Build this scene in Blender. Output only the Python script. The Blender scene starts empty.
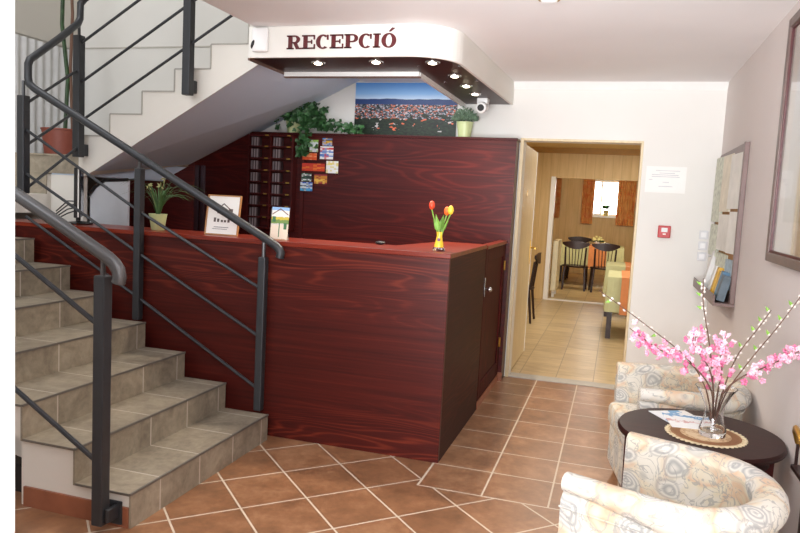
import bpy, bmesh, math, random
from mathutils import Vector, Matrix, Euler
random.seed(7)
S = bpy.context.scene
C = S.collection
PI = math.pi

# ------------------------------------------------------------------ materials
class NT:
    """tiny node helper"""
    def __init__(s, name):
        s.m = bpy.data.materials.new(name); s.m.use_nodes = True
        s.t = s.m.node_tree; s.b = s.t.nodes['Principled BSDF']
    def n(s, typ, **kw):
        nd = s.t.nodes.new(typ)
        for k, v in kw.items():
            if k.startswith('i_'): nd.inputs[k[2:].replace('_', ' ')].default_value = v
            else: setattr(nd, k, v)
        return nd
    def l(s, a, b): s.t.links.new(a, b)
    def math(s, op, a, b=None, c=None):
        nd = s.t.nodes.new('ShaderNodeMath'); nd.operation = op
        for i, v in enumerate((a, b, c)):
            if v is None: continue
            if isinstance(v, (int, float)): nd.inputs[i].default_value = v
            else: s.l(v, nd.inputs[i])
        return nd.outputs[0]
    def mix(s, f, a, b):
        nd = s.t.nodes.new('ShaderNodeMix'); nd.data_type = 'RGBA'
        for i, v in ((0, f), (6, a), (7, b)):
            if isinstance(v, (int, float)): nd.inputs[i].default_value = v
            elif isinstance(v, (tuple, list)): nd.inputs[i].default_value = tuple(v)[:3] + (1,)
            else: s.l(v, nd.inputs[i])
        return nd.outputs[2]
    def ramp(s, f, stops, interp='LINEAR'):
        nd = s.t.nodes.new('ShaderNodeValToRGB'); cr = nd.color_ramp; cr.interpolation = interp
        while len(cr.elements) < len(stops): cr.elements.new(0.5)
        for e, (p, c) in zip(cr.elements, stops):
            e.position = p; e.color = tuple(c)[:3] + (1,)
        s.l(f, nd.inputs[0]); return nd.outputs[0]
    def coord(s, kind='Object', scale=(1, 1, 1), rot=(0, 0, 0), loc=(0, 0, 0)):
        tc = s.t.nodes.new('ShaderNodeTexCoord'); mp = s.t.nodes.new('ShaderNodeMapping')
        mp.inputs['Scale'].default_value = scale; mp.inputs['Rotation'].default_value = rot; mp.inputs['Location'].default_value = loc
        s.l(tc.outputs[kind], mp.inputs[0]); return mp.outputs[0]
    def xyz(s, v):
        nd = s.t.nodes.new('ShaderNodeSeparateXYZ'); s.l(v, nd.inputs[0]); return nd.outputs
    def noise(s, v, scale, detail=3, rough=.5, dist=0.):
        nd = s.n('ShaderNodeTexNoise'); nd.inputs['Scale'].default_value = scale; nd.inputs['Detail'].default_value = detail
        nd.inputs['Roughness'].default_value = rough; nd.inputs['Distortion'].default_value = dist
        s.l(v, nd.inputs['Vector']); return nd.outputs['Fac']
    def col(s, c):
        if isinstance(c, (tuple, list)): s.b.inputs['Base Color'].default_value = tuple(c)[:3] + (1,)
        else: s.l(c, s.b.inputs['Base Color'])
    def set(s, **kw):
        for k, v in kw.items():
            s.b.inputs[k.replace('_', ' ')].default_value = v
    def bump(s, h, strength=.2, dist=.01):
        nd = s.n('ShaderNodeBump'); nd.inputs['Strength'].default_value = strength; nd.inputs['Distance'].default_value = dist
        s.l(h, nd.inputs['Height']); s.l(nd.outputs[0], s.b.inputs['Normal'])

def sr(r, g, b):
    f = lambda c: (c/255/12.92) if c/255 <= .04045 else ((c/255+.055)/1.055)**2.4
    return (f(r), f(g), f(b))

def plain(name, c, rough=.5, metal=0., var=.06, scale=12, **kw):
    t = NT(name)
    nz = t.noise(t.coord(), scale)
    a = tuple(max(0, x*(1-var)) for x in c); b = tuple(min(1, x*(1+var)) for x in c)
    t.col(t.ramp(nz, [(.3, a), (.7, b)])); t.set(Roughness=rough, Metallic=metal, **kw)
    return t.m

def glass(name, c=(1, 1, 1), rough=.02, ior=1.45):
    t = NT(name); t.col(c); t.set(Roughness=rough, IOR=ior); t.b.inputs['Transmission Weight'].default_value = 1
    return t.m

def wood(name, dark, mid, light, axis='X', scale=1., rough=.3, spec=.5):
    """long straight grain along axis with flat-sawn arches"""
    t = NT(name)
    sc = {'X': (.35, 3., 3.), 'Y': (3., .35, 3.), 'Z': (3., 3., .35)}[axis]
    v = t.coord(scale=tuple(s*scale for s in sc))
    w = t.n('ShaderNodeTexNoise'); w.inputs['Scale'].default_value = 1.1; w.inputs['Detail'].default_value = 2
    t.l(v, w.inputs['Vector'])
    rings = t.math('POWER', t.math('MULTIPLY', t.math('ADD', t.math('SINE', t.math('MULTIPLY', w.outputs['Fac'], 210.)), 1.), .5), 3.)
    fine = t.noise(t.coord(scale=tuple(s*scale*(2.2 if s < 1 else 10) for s in sc)), 1.6, 4, .6)
    patch = t.noise(t.coord(scale=tuple(s*scale*.7 for s in sc)), 1., 1)
    arch = t.math('MULTIPLY', rings, t.math('MULTIPLY', t.math('SMOOTH_MIN', t.math('MAXIMUM', t.math('SUBTRACT', patch, .40), 0.), .2, .05), 1.6))
    f = t.math('ADD', arch, t.math('ADD', t.math('MULTIPLY', t.math('SUBTRACT', fine, .5), .85), .40))
    t.col(t.ramp(f, [(.15, dark), (.5, mid), (.95, light)]))
    t.set(Roughness=rough); t.b.inputs['Specular IOR Level'].default_value = spec
    return t.m

def tile_mask(t, u, v, du, dv, u0, v0, g):
    """grout mask and per-tile random number from two coordinates"""
    a = t.math('DIVIDE', t.math('SUBTRACT', u, u0), du); b = t.math('DIVIDE', t.math('SUBTRACT', v, v0), dv)
    fa = t.math('ABSOLUTE', t.math('SUBTRACT', a, t.math('ROUND', a))); fb = t.math('ABSOLUTE', t.math('SUBTRACT', b, t.math('ROUND', b)))
    m = t.math('MAXIMUM', t.math('LESS_THAN', fa, g/du), t.math('LESS_THAN', fb, g/dv))
    cm = t.n('ShaderNodeCombineXYZ'); t.l(t.math('FLOOR', a), cm.inputs[0]); t.l(t.math('FLOOR', b), cm.inputs[1])
    wn = t.n('ShaderNodeTexWhiteNoise'); wn.noise_dimensions = '2D'; t.l(cm.outputs[0], wn.inputs['Vector'])
    return m, wn.outputs['Value']

def floor_material():
    t = NT('terracotta_tile'); v = t.coord(loc=(0, 0, .37)); X, Y, Z = t.xyz(v)
    q = 1/math.sqrt(2)
    u = t.math('MULTIPLY', t.math('SUBTRACT', X, Y), q); w = t.math('MULTIPLY', t.math('ADD', X, Y), q)
    m1, r1 = tile_mask(t, u, w, .362, .34, -2.897, 1.26, .0048)
    m2, r2 = tile_mask(t, X, Y, .35, .35, -.5795, 5.691, .0048)
    reg = t.math('MULTIPLY', t.math('GREATER_THAN', Y, 3.592), t.math('GREATER_THAN', X, -.93))
    edge = t.math('MULTIPLY', t.math('GREATER_THAN', Y, 3.585), t.math('GREATER_THAN', X, -.937))
    edge = t.math('SUBTRACT', edge, reg)
    m = t.math('MAXIMUM', t.math('ADD', t.math('MULTIPLY', m2, reg), t.math('MULTIPLY', m1, t.math('SUBTRACT', 1., reg))), edge)
    r = t.math('ADD', t.math('MULTIPLY', r2, reg), t.math('MULTIPLY', r1, t.math('SUBTRACT', 1., reg)))
    n1 = t.noise(v, 6., 4, .6, .3); n2 = t.noise(v, 26., 3, .55)
    f = t.math('ADD', t.math('MULTIPLY', n1, .6), t.math('ADD', t.math('MULTIPLY', n2, .28), t.math('MULTIPLY', r, .14)))
    base = t.ramp(f, [(.3, sr(116, 82, 58)), (.52, sr(147, 104, 74)), (.75, sr(178, 135, 101))])
    t.col(t.mix(m, base, sr(205, 190, 172)))
    t.l(t.math('ADD', t.math('MULTIPLY', m, .4), .3), t.b.inputs['Roughness'])
    t.bump(t.math('SUBTRACT', 1., m), .15, .003)
    return t.m

def step_tile():
    t = NT('beige_stair_tile'); v = t.coord(); X, Y, Z = t.xyz(v)
    m, r = tile_mask(t, Y, X, .333, 50., 2.87, 20., .004)
    n1 = t.noise(v, 7., 5, .65, .8); n2 = t.noise(v, 30., 4, .6)
    f = t.math('ADD', t.math('MULTIPLY', n1, .6), t.math('ADD', t.math('MULTIPLY', n2, .3), t.math('MULTIPLY', r, .1)))
    base = t.ramp(f, [(.3, sr(114, 105, 92)), (.52, sr(150, 140, 123)), (.75, sr(180, 168, 149))])
    t.col(t.mix(m, base, sr(196, 188, 176))); t.set(Roughness=.38)
    t.bump(t.math('SUBTRACT', t.math('MULTIPLY', n2, .3), m), .2, .003)
    return t.m

def dining_floor_mat():
    t = NT('pale_floor_tile'); v = t.coord(); X, Y, Z = t.xyz(v)
    m, r = tile_mask(t, X, Y, .33, .33, -.43, 6.27, .004)
    n = t.noise(t.coord(scale=(1, 3, 1)), 4., 4, .6)
    f = t.math('ADD', t.math('MULTIPLY', n, .8), t.math('MULTIPLY', r, .2))
    t.col(t.mix(m, t.ramp(f, [(.3, sr(176, 152, 112)), (.7, sr(208, 186, 146))]), sr(150, 130, 100)))
    t.set(Roughness=.35); return t.m

def clad_mat():
    t = NT('pine_cladding'); v = t.coord(); X, Y, Z = t.xyz(v)
    a = t.math('MULTIPLY', t.math('ADD', X, Y), 1/.14)
    fr = t.math('ABSOLUTE', t.math('SUBTRACT', a, t.math('ROUND', a)))
    g = t.math('MULTIPLY', t.math('LESS_THAN', fr, .03), .45)
    n = t.noise(t.coord(scale=(6, 6, .5)), 3., 4, .6)
    t.col(t.mix(g, t.ramp(n, [(.3, sr(204, 172, 116)), (.7, sr(222, 192, 140))]), sr(176, 140, 86))); t.set(Roughness=.5)
    return t.m

def wall_mat(name, c, c2=None):
    t = NT(name); v = t.coord(); n = t.noise(v, 1.2, 3); n2 = t.noise(v, 160., 2)
    c2 = c2 or tuple(x*.95 for x in c)
    t.col(t.ramp(n, [(.3, c2), (.7, c)])); t.set(Roughness=.75); t.bump(n2, .05, .002)
    return t.m

def upholstery():
    t = NT('paisley_upholstery'); v = t.coord()
    # swirling scroll-leaf print: warped coordinates drive rings inside voronoi cells
    wn = t.n('ShaderNodeTexNoise'); wn.inputs['Scale'].default_value = 6.; wn.inputs['Detail'].default_value = 1; t.l(v, wn.inputs['Vector'])
    vm = t.n('ShaderNodeVectorMath'); vm.operation = 'MULTIPLY_ADD'; t.l(wn.outputs['Color'], vm.inputs[0]); vm.inputs[1].default_value = (.15, .15, .15); t.l(v, vm.inputs[2])
    vo = t.n('ShaderNodeTexVoronoi'); vo.inputs['Scale'].default_value = 8.; t.l(vm.outputs[0], vo.inputs['Vector'])
    d = vo.outputs['Distance']; sp = t.n('ShaderNodeSeparateColor'); t.l(vo.outputs['Color'], sp.inputs[0]); rnd = sp.outputs[0]
    rings = t.math('MULTIPLY', t.math('ADD', t.math('SINE', t.math('MULTIPLY', d, 48.)), 1.), .5)
    grey = t.mix(rings, sr(172, 172, 170), sr(214, 211, 204))
    ground = t.ramp(t.noise(vm.outputs[0], 6., 2), [(.40, sr(218, 214, 204)), (.48, sr(216, 206, 186)), (.54, sr(210, 182, 156)), (.58, sr(214, 204, 180)), (.64, sr(216, 212, 204))])
    leafm = t.math('MULTIPLY', t.ramp(d, [(.42, (1, 1, 1)), (.62, (0, 0, 0))]), t.math('GREATER_THAN', rnd, .25))
    cc = t.mix(leafm, ground, grey)
    line = t.noise(vm.outputs[0], 14., 2, .5, 1.5)
    cc = t.mix(t.math('MULTIPLY', t.math('LESS_THAN', t.math('ABSOLUTE', t.math('SUBTRACT', line, .5)), .02), .7), cc, sr(160, 160, 158))
    t.col(cc); t.set(Roughness=.9)
    t.b.inputs['Specular IOR Level'].default_value = .15
    t.bump(t.noise(v, 320., 2), .12, .002)
    return t.m

def city_photo():
    """aerial view of a town: sky band, blue hills, roofs and trees (object coords: x width, z height 0..1)"""
    t = NT('city_panorama_print'); v = t.coord('Generated'); X, Y, Z = t.xyz(v)
    sky = t.ramp(Z, [(.68, sr(206, 226, 246)), (.8, sr(140, 190, 240)), (1., sr(90, 155, 230))])
    hillz = t.math('ADD', .70, t.math('MULTIPLY', t.math('SUBTRACT', t.noise(t.coord('Generated', (3, 1, 0)), 1.5, 2), .5), .06))
    hill = t.mix(t.math('GREATER_THAN', Z, .6), sr(26, 44, 76), sr(40, 66, 118))
    vo = t.n('ShaderNodeTexVoronoi'); vo.inputs['Scale'].default_value = 1.; vo.inputs['Randomness'].default_value = .9
    t.l(t.coord('Generated', (70, 1, 62)), vo.inputs['Vector'])
    sp = t.n('ShaderNodeSeparateColor'); t.l(vo.outputs['Color'], sp.inputs[0])
    town = t.ramp(sp.outputs[0], [(0, sr(26, 38, 46)), (.30, sr(66, 76, 86)), (.48, sr(130, 132, 142)), (.66, sr(190, 190, 198)), (.78, sr(205, 112, 78)), (.88, sr(160, 78, 56)), (.94, sr(34, 50, 38))], 'CONSTANT')
    vo2 = t.n('ShaderNodeTexVoronoi'); vo2.inputs['Scale'].default_value = 1.
    t.l(t.coord('Generated', (34, 1, 30)), vo2.inputs['Vector'])
    sp2 = t.n('ShaderNodeSeparateColor'); t.l(vo2.outputs['Color'], sp2.inputs[0])
    near = t.ramp(sp2.outputs[0], [(0, sr(14, 26, 18)), (.46, sr(30, 46, 36)), (.68, sr(215, 105, 70)), (.80, sr(195, 190, 188)), (.88, sr(20, 34, 24))], 'CONSTANT')
    trees = t.ramp(t.noise(v, 30., 3), [(.35, sr(8, 18, 12)), (.7, sr(34, 54, 34))])
    tn = t.noise(t.coord('Generated', (5, 1, 7)), 1.3, 3)
    cc = t.mix(t.math('GREATER_THAN', Z, .34), near, town)
    cc = t.mix(t.math('GREATER_THAN', t.math('ADD', tn, t.math('MULTIPLY', t.math('SUBTRACT', .38, Z), .7)), .57), cc, trees)
    cc = t.mix(t.math('GREATER_THAN', Z, .60), cc, hill)
    cc = t.mix(t.math('GREATER_THAN', Z, hillz), cc, sky)
    t.col(cc); t.set(Roughness=.4); return t.m

def bands(name, stops, axis=2, interp='CONSTANT', noise=0., rough=.5):
    """printed matter: colour bands across the generated box"""
    t = NT(name); v = t.coord('Generated'); o = t.xyz(v)[axis]
    if noise:
        o = t.math('ADD', o, t.math('MULTIPLY', t.math('SUBTRACT', t.noise(t.coord('Generated', (6, 6, 6)), 1.5, 3), .5), noise))
    t.col(t.ramp(o, stops, interp)); t.set(Roughness=rough); return t.m

def curtain_mat():
    t = NT('orange_curtain_print'); v = t.coord(); 
    n = t.noise(v, 5., 2, .5, .5)
    X, Y, Z = t.xyz(v)
    s = t.math('GREATER_THAN', t.math('SINE', t.math('MULTIPLY', Z, 26.)), .2)
    c1 = t.ramp(n, [(.35, sr(224, 142, 84)), (.5, sr(240, 194, 128)), (.62, sr(228, 146, 88)), (.75, sr(246, 218, 166))])
    t.col(t.mix(t.math('MULTIPLY', s, .3), c1, sr(222, 160, 90))); t.set(Roughness=.9)
    return t.m

M = {}
M['white_wall'] = wall_mat('white_wall_paint', sr(235, 233, 228))
M['right_wall'] = wall_mat('warm_white_wall_paint', sr(228, 219, 215))
M['ceiling'] = wall_mat('ceiling_paint', sr(243, 240, 240))
M['stair_paint'] = wall_mat('stair_side_paint', sr(236, 232, 224))
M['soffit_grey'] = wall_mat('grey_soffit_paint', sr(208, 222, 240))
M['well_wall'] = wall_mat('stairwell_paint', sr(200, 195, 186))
M['white_gloss'] = plain('white_gloss_paint', sr(250, 250, 248), .35, var=.01)
M['floor'] = floor_material(); M['step'] = step_tile(); M['dfloor'] = dining_floor_mat(); M['clad'] = clad_mat()
M['nosing'] = plain('grey_nosing_metal', sr(122, 118, 112), .45, .4)
M['skirt'] = plain('terracotta_skirting', sr(150, 92, 66), .4, var=.18, scale=7)
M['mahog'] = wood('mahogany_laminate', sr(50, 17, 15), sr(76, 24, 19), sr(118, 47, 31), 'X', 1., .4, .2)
M['mahog_y'] = wood('mahogany_laminate_shaded', sr(42, 15, 12), sr(60, 22, 17), sr(80, 33, 24), 'Y', 1., .5, .1)  # same laminate with shade put into the colour for the side turned from light
M['mahog_dk'] = wood('mahogany_partition', sr(48, 12, 14), sr(72, 19, 18), sr(98, 30, 24), 'X', .9, .38, .25)
M['mahog_z'] = wood('mahogany_upright', sr(46, 12, 13), sr(74, 20, 18), sr(98, 32, 25), 'Z', 1., .35, .3)
M['mahog_gate'] = wood('mahogany_gate', sr(46, 12, 13), sr(70, 19, 19), sr(92, 30, 25), 'Z', 1., .55, .08)
M['mahog_top'] = wood('mahogany_counter_top', sr(76, 20, 14), sr(124, 42, 26), sr(150, 60, 36), 'X', .3, .3, .3)
M['canopy_dk'] = wood('canopy_veneer', sr(40, 18, 16), sr(58, 26, 22), sr(74, 34, 29), 'X', .8, .38, .3)
M['iron'] = plain('charcoal_painted_steel', sr(58, 60, 64), .38, .3, var=.05)
M['iron_lt'] = plain('grey_handrail_steel', sr(92, 92, 94), .34, .45, var=.05)
M['fabric'] = upholstery()
M['dkwood'] = wood('dark_table_wood', sr(34, 15, 14), sr(50, 24, 22), sr(68, 36, 31), 'X', 1.5, .4, .2)
M['chairwood'] = plain('dark_chair_wood', sr(44, 22, 18), .35, var=.2)
M['glass'] = glass('clear_glass'); 
M['brass'] = plain('brass', sr(200, 160, 80), .3, .9)
M['chrome'] = plain('chrome', sr(205, 205, 205), .2, .95)
M['paper'] = plain('white_paper', sr(244, 243, 240), .6, var=.01)
M['ink'] = plain('grey_ink', sr(120, 122, 128), .7)
M['maroon'] = plain('maroon_letter', sr(92, 20, 26), .4)
M['black'] = plain('black_plastic', sr(22, 22, 24), .35)
M['plastic'] = plain('white_plastic', sr(238, 238, 238), .35, var=.02)
M['red'] = plain('red_plastic', sr(188, 40, 44), .4)
M['beige_door'] = wood('beech_door', sr(206, 184, 142), sr(222, 202, 162), sr(232, 214, 178), 'Z', .7, .4)
M['leaf'] = plain('ivy_leaf', sr(52, 92, 50), .45, var=.55, scale=18)
M['leaf_dk'] = plain('dark_leaf', sr(40, 66, 34), .45, var=.5, scale=20)
M['leaf_grey'] = plain('grey_green_leaf', sr(104, 128, 104), .6, var=.35, scale=25)
M['leaf_lt'] = plain('light_leaf', sr(122, 168, 66), .5, var=.25, scale=20)
M['pot_green'] = plain('pale_green_pot', sr(204, 216, 160), .35, var=.03)
M['pot_terra'] = plain('terracotta_pot', sr(138, 72, 58), .5, var=.06)
M['soil'] = plain('soil', sr(52, 40, 32), .9, var=.4, scale=60)

# ------------------------------------------------------------------ mesh helper
class MB:
    def __init__(s): s.bm = bmesh.new()
    def box(s, lo, hi, rot=None, pivot=None):
        lo = Vector(lo); hi = Vector(hi); c = (lo+hi)/2; d = hi-lo
        r = bmesh.ops.create_cube(s.bm, size=1, matrix=Matrix.Translation(c) @ Matrix.Diagonal((d.x, d.y, d.z, 1)))
        if rot is not None:
            p = Vector(pivot) if pivot else c
            bmesh.ops.transform(s.bm, verts=r['verts'], matrix=Matrix.Translation(p) @ Euler(rot).to_matrix().to_4x4() @ Matrix.Translation(-p))
        return s
    def poly(s, pts):
        s.bm.faces.new([s.bm.verts.new(p) for p in pts]); return s
    def prism(s, pts, vec):
        """closed solid from a planar outline pushed along vec"""
        vec = Vector(vec); a = [s.bm.verts.new(p) for p in pts]; b = [s.bm.verts.new(Vector(p)+vec) for p in pts]
        n = len(a)
        s.bm.faces.new(a[::-1]); s.bm.faces.new(b)
        for i in range(n): s.bm.faces.new((a[i], a[(i+1) % n], b[(i+1) % n], b[i]))
        return s
    def solid(s, A, B):
        """solid between two outlines with the same number of points"""
        a = [s.bm.verts.new(p) for p in A]; b = [s.bm.verts.new(p) for p in B]; n = len(a)
        s.bm.faces.new(a[::-1]); s.bm.faces.new(b)
        for i in range(n): s.bm.faces.new((a[i], a[(i+1) % n], b[(i+1) % n], b[i]))
        return s
    def tube(s, pts, r, seg=8, r2=None, cap=True):
        pts = [Vector(p) for p in pts]; n = len(pts); rings = []
        prev = None
        for i, p in enumerate(pts):
            if i == 0: d = pts[1]-p
            elif i == n-1: d = p-pts[i-1]
            else: d = (pts[i+1]-p).normalized()+(p-pts[i-1]).normalized()
            d.normalize()
            if prev is None:
                u = d.cross(Vector((0, 0, 1)))
                if u.length < .05: u = d.cross(Vector((0, 1, 0)))
            else:
                u = prev - d*prev.dot(d)
                if u.length < 1e-4: u = d.cross(Vector((0, 1, 0)))
            u.normalize(); prev = u; w = d.cross(u)
            rr = r if r2 is None else r+(r2-r)*i/(n-1)
            rings.append([s.bm.verts.new(p+(u*math.cos(2*PI*k/seg)+w*math.sin(2*PI*k/seg))*rr) for k in range(seg)])
        for a, b in zip(rings, rings[1:]):
            for k in range(seg): s.bm.faces.new((a[k], a[(k+1) % seg], b[(k+1) % seg], b[k]))
        if cap:
            s.bm.faces.new(rings[0][::-1]); s.bm.faces.new(rings[-1])
        return s
    def lathe(s, prof, c=(0, 0, 0), seg=24, cap=True):
        c = Vector(c); rings = []
        for r, z in prof:
            rings.append([s.bm.verts.new(c+Vector((r*math.cos(2*PI*k/seg), r*math.sin(2*PI*k/seg), z))) for k in range(seg)])
        for a, b in zip(rings, rings[1:]):
            for k in range(seg): s.bm.faces.new((a[k], a[(k+1) % seg], b[(k+1) % seg], b[k]))
        if cap:
            s.bm.faces.new(rings[0][::-1]); s.bm.faces.new(rings[-1])
        return s
    def ball(s, c, r, sub=2, scale=(1, 1, 1), rot=None):
        m = Matrix.Translation(c) @ (Euler(rot).to_matrix().to_4x4() if rot else Matrix()) @ Matrix.Diagonal((scale[0], scale[1], scale[2], 1))
        bmesh.ops.create_icosphere(s.bm, subdivisions=sub, radius=r, matrix=m); return s
    def leaf(s, p, d, up, ln, wd, fold=.15):
        """pointed blade with a mid rib"""
        p = Vector(p); d = Vector(d).normalized(); up = Vector(up); w = d.cross(up)
        if w.length < 1e-3: w = d.cross(Vector((1, 0, 0)))
        w.normalize(); nrm = w.cross(d)
        b = s.bm
        v0 = b.verts.new(p); v1 = b.verts.new(p+d*ln*.45+w*wd*.5+nrm*fold*wd); v2 = b.verts.new(p+d*ln); v3 = b.verts.new(p+d*ln*.45-w*wd*.5+nrm*fold*wd)
        v4 = b.verts.new(p+d*ln*.5)
        b.faces.new((v0, v1, v4)); b.faces.new((v1, v2, v4)); b.faces.new((v2, v3, v4)); b.faces.new((v3, v0, v4))
        return s
    def build(s, name, mat, parent=None, bevel=0., smooth=False, world=True, solidify=0., subsurf=0):
        """link as ONE object; world coordinates become local to the parent's base point"""
        bmesh.ops.recalc_face_normals(s.bm, faces=s.bm.faces[:])
        me = bpy.data.meshes.new(name); 
        if world and parent is not None:
            off = Vector()
            p = parent
            while p is not None: off += p.location; p = p.parent
            bmesh.ops.translate(s.bm, verts=s.bm.verts[:], vec=-off)
        s.bm.to_mesh(me); s.bm.free()
        me.materials.append(mat)
        if smooth:
            me.polygons.foreach_set('use_smooth', [True]*len(me.polygons))
        o = bpy.data.objects.new(name, me); C.objects.link(o)
        if parent is not None: o.parent = parent
        if solidify:
            md = o.modifiers.new('thick', 'SOLIDIFY'); md.thickness = solidify; md.offset = 0
        if bevel:
            md = o.modifiers.new('bevel', 'BEVEL'); md.width = bevel; md.segments = 2; md.limit_method = 'ANGLE'; md.angle_limit = .6
        if subsurf:
            md = o.modifiers.new('sub', 'SUBSURF'); md.levels = subsurf; md.render_levels = subsurf
        if smooth and not subsurf:
            md = o.modifiers.new('edges', 'EDGE_SPLIT'); md.split_angle = .7
        return o

def thing(name, label, cat, loc=(0, 0, 0), rz=0., group=None):
    o = bpy.data.objects.new(name, None); o.empty_display_size = .1; C.objects.link(o)
    o.location = loc; o.rotation_euler = (0, 0, rz); o['label'] = label; o['category'] = cat
    if group: o['group'] = group
    return o
def tag(o, label, cat, group=None):
    o['label'] = label; o['category'] = cat
    if group: o['group'] = group
    return o
def struct(o, label=None, cat=None):
    o['kind'] = 'structure'
    if label: o['label'] = label
    if cat: o['category'] = cat
    return o
def copy_tree(o, parent=None):
    c = o.copy(); C.objects.link(c)
    if parent is not None: c.parent = parent
    for ch in list(o.children): copy_tree(ch, c)
    return c

# ------------------------------------------------------------------ camera
CAM = (-.2966, -.096, .0525, 701.69)
def camera():
    yaw, pitch, roll, f = CAM
    fw = Vector((math.sin(yaw)*math.cos(pitch), math.cos(yaw)*math.cos(pitch), math.sin(pitch)))
    r = Vector((math.cos(yaw), -math.sin(yaw), 0)); u = r.cross(fw); c, s = math.cos(roll), math.sin(roll)
    R_, U_ = c*r+s*u, -s*r+c*u
    cd = bpy.data.cameras.new('camera'); cd.lens = f*36/800; cd.sensor_width = 36; cd.clip_start = .05
    o = bpy.data.objects.new('camera', cd); C.objects.link(o)
    m = Matrix((R_, U_, -fw)).transposed().to_4x4(); m.translation = (0, 0, 1.55); o.matrix_world = m
    S.camera = o
camera()

# ------------------------------------------------------------------ room shell
YB, XR, ZC = 6.269, .7605, 2.616
XL = -5.6
DX0, DX1, DZ = -.838, .138, 2.116
struct(MB().box((XL-.2, -2.2, -.1), (XR+.2, YB+.0, 0)).build('floor', M['floor']), 'terracotta tiled lobby floor', 'floor')
w = MB().box((XL-.2, YB, 0), (DX0, YB+.16, 5.2)).box((DX1, YB, 0), (XR+.2, YB+.16, ZC+.3)).box((DX0, YB, DZ), (DX1, YB+.16, ZC+.3))
struct(w.build('wall_back', M['white_wall']), 'white back wall with the doorway to the dining room', 'wall')
struct(MB().box((XR, -2.2, 0), (XR+.15, YB, ZC+.3)).build('wall_right', M['right_wall']), 'right hand lobby wall', 'wall')
struct(MB().box((XL-.15, -.2, 0), (XL-.004, YB, 5.2)).build('wall_left', M['well_wall']), 'left stairwell wall', 'wall')
struct(MB().box((-2.36, -2.2, ZC), (XR+.15, YB+.16, ZC+.28)).build('ceiling', M['ceiling']), 'lobby ceiling', 'ceiling')
struct(MB().box((XL-.15, -.2, 5.2), (-2.36+.2, YB+.16, 5.3)).build('ceiling', M['ceiling']), 'upper stairwell ceiling', 'ceiling')
struct(MB().box((-2.36, -.2, ZC+.28), (-2.26, YB+.16, 5.2)).build('wall_upper', M['well_wall']), 'upper stairwell side wall', 'wall')
# seam of the upper storey along the stairwell walls
struct(MB().box((XL, YB-.012, 2.955), (-2.4, YB, 2.967)).build('trim_1', M['well_wall']), 'thin ledge line on the stairwell back wall', 'trim')
struct(MB().box((XL, 1.4, 2.93), (XL+.012, YB-.012, 2.945)).build('trim_2', M['well_wall']), 'thin ledge line on the stairwell left wall', 'trim')
# white cove under the ceiling of the back wall
struct(MB().prism([(-.96, YB, ZC), (-.96, YB-.05, ZC), (-.96, YB, ZC-.06)], (XR+.96, 0, 0)).build('trim_3', M['white_gloss']), 'white cove moulding above the doorway', 'trim')
# white entrance jamb at the left edge of the view
struct(MB().box((-3.3, 1.2, 0), (-1.362, 1.32, ZC)).build('wall_front', M['white_gloss']), 'bright white wall end at the left edge', 'wall')
struct(MB().box((DX0-.0, YB-.002, 0), (DX1, YB+.16, .006)).build('trim_4', plain('dull_aluminium', sr(176, 172, 166), .55, .3)), 'metal threshold strip of the dining doorway', 'trim')
fr = MB().box((DX0-.03, YB-.015, 0), (DX0, YB+.17, DZ+.02)).box((DX1, YB-.006, 0), (DX1+.02, YB+.17, DZ+.02)).box((DX0, YB-.006, DZ), (DX1, YB+.17, DZ+.02))
fr = struct(fr.build('door_1', M['beige_door'], bevel=.003), 'beige frame of the dining room doorway', 'door frame')

# dining room shell
DY1, DY2, ZD = 11.9, 17.3, 2.52
struct(MB().box((-2.2, YB+.16, -.1), (3.4, DY2+.2, -.001)).build('floor', M['dfloor']), 'pale tiled dining room floor', 'floor')
w = MB().box((-2.2, DY1, 0), (-1.05, DY1+.15, ZD)).box((.75, DY1, 0), (3.4, DY1+.15, ZD)).box((-1.05, DY1, 2.03), (.75, DY1+.15, ZD))
struct(w.build('wall_middle', M['clad']), 'wood clad wall between the dining rooms', 'wall')
WX0, WX1, WZ0, WZ1 = -.62, .0, 1.4, 2.24
w = MB().box((-2.2, DY2, 0), (WX0, DY2+.15, ZD)).box((WX1, DY2, 0), (3.4, DY2+.15, ZD)).box((WX0, DY2, 0), (WX1, DY2+.15, WZ0)).box((WX0, DY2, WZ1), (WX1, DY2+.15, ZD))
struct(w.build('wall_far', M['clad']), 'far wood clad dining room wall with a window', 'wall')
struct(MB().box((-2.3, YB+.16, 0), (-2.2, DY2, ZD)).build('wall_dining_left', M['clad']), 'left dining room wall', 'wall')
struct(MB().box((3.4, YB+.16, 0), (3.5, DY2, ZD)).build('wall_dining_right', M['clad']), 'right dining room wall', 'wall')
struct(MB().box((-2.3, YB+.16, ZD), (3.5, DY2+.2, ZD+.1)).build('ceiling', plain('dining_ceiling_paint', sr(216, 190, 140), .6)), 'warm dining room ceiling', 'ceiling')
struct(MB().box((-2.2, DY1-.04, ZD-.09), (3.4, DY1, ZD)).build('trim_5', plain('ochre_trim', sr(176, 132, 62), .5)), 'ochre trim along the top of the dining wall', 'trim')
struct(MB().box((-1.05, DY1, -.001), (.75, DY1+.15, .008)).build('trim_6', M['white_gloss']), 'pale threshold between the dining rooms', 'trim')
struct(MB().box((-1.10, DY1-.02, 0), (-1.03, DY1+.17, 2.05)).box((.73, DY1-.02, 0), (.80, DY1+.17, 2.05)).build('door_2', M['white_gloss']), 'white frame of the inner dining doorway', 'door frame')
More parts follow.
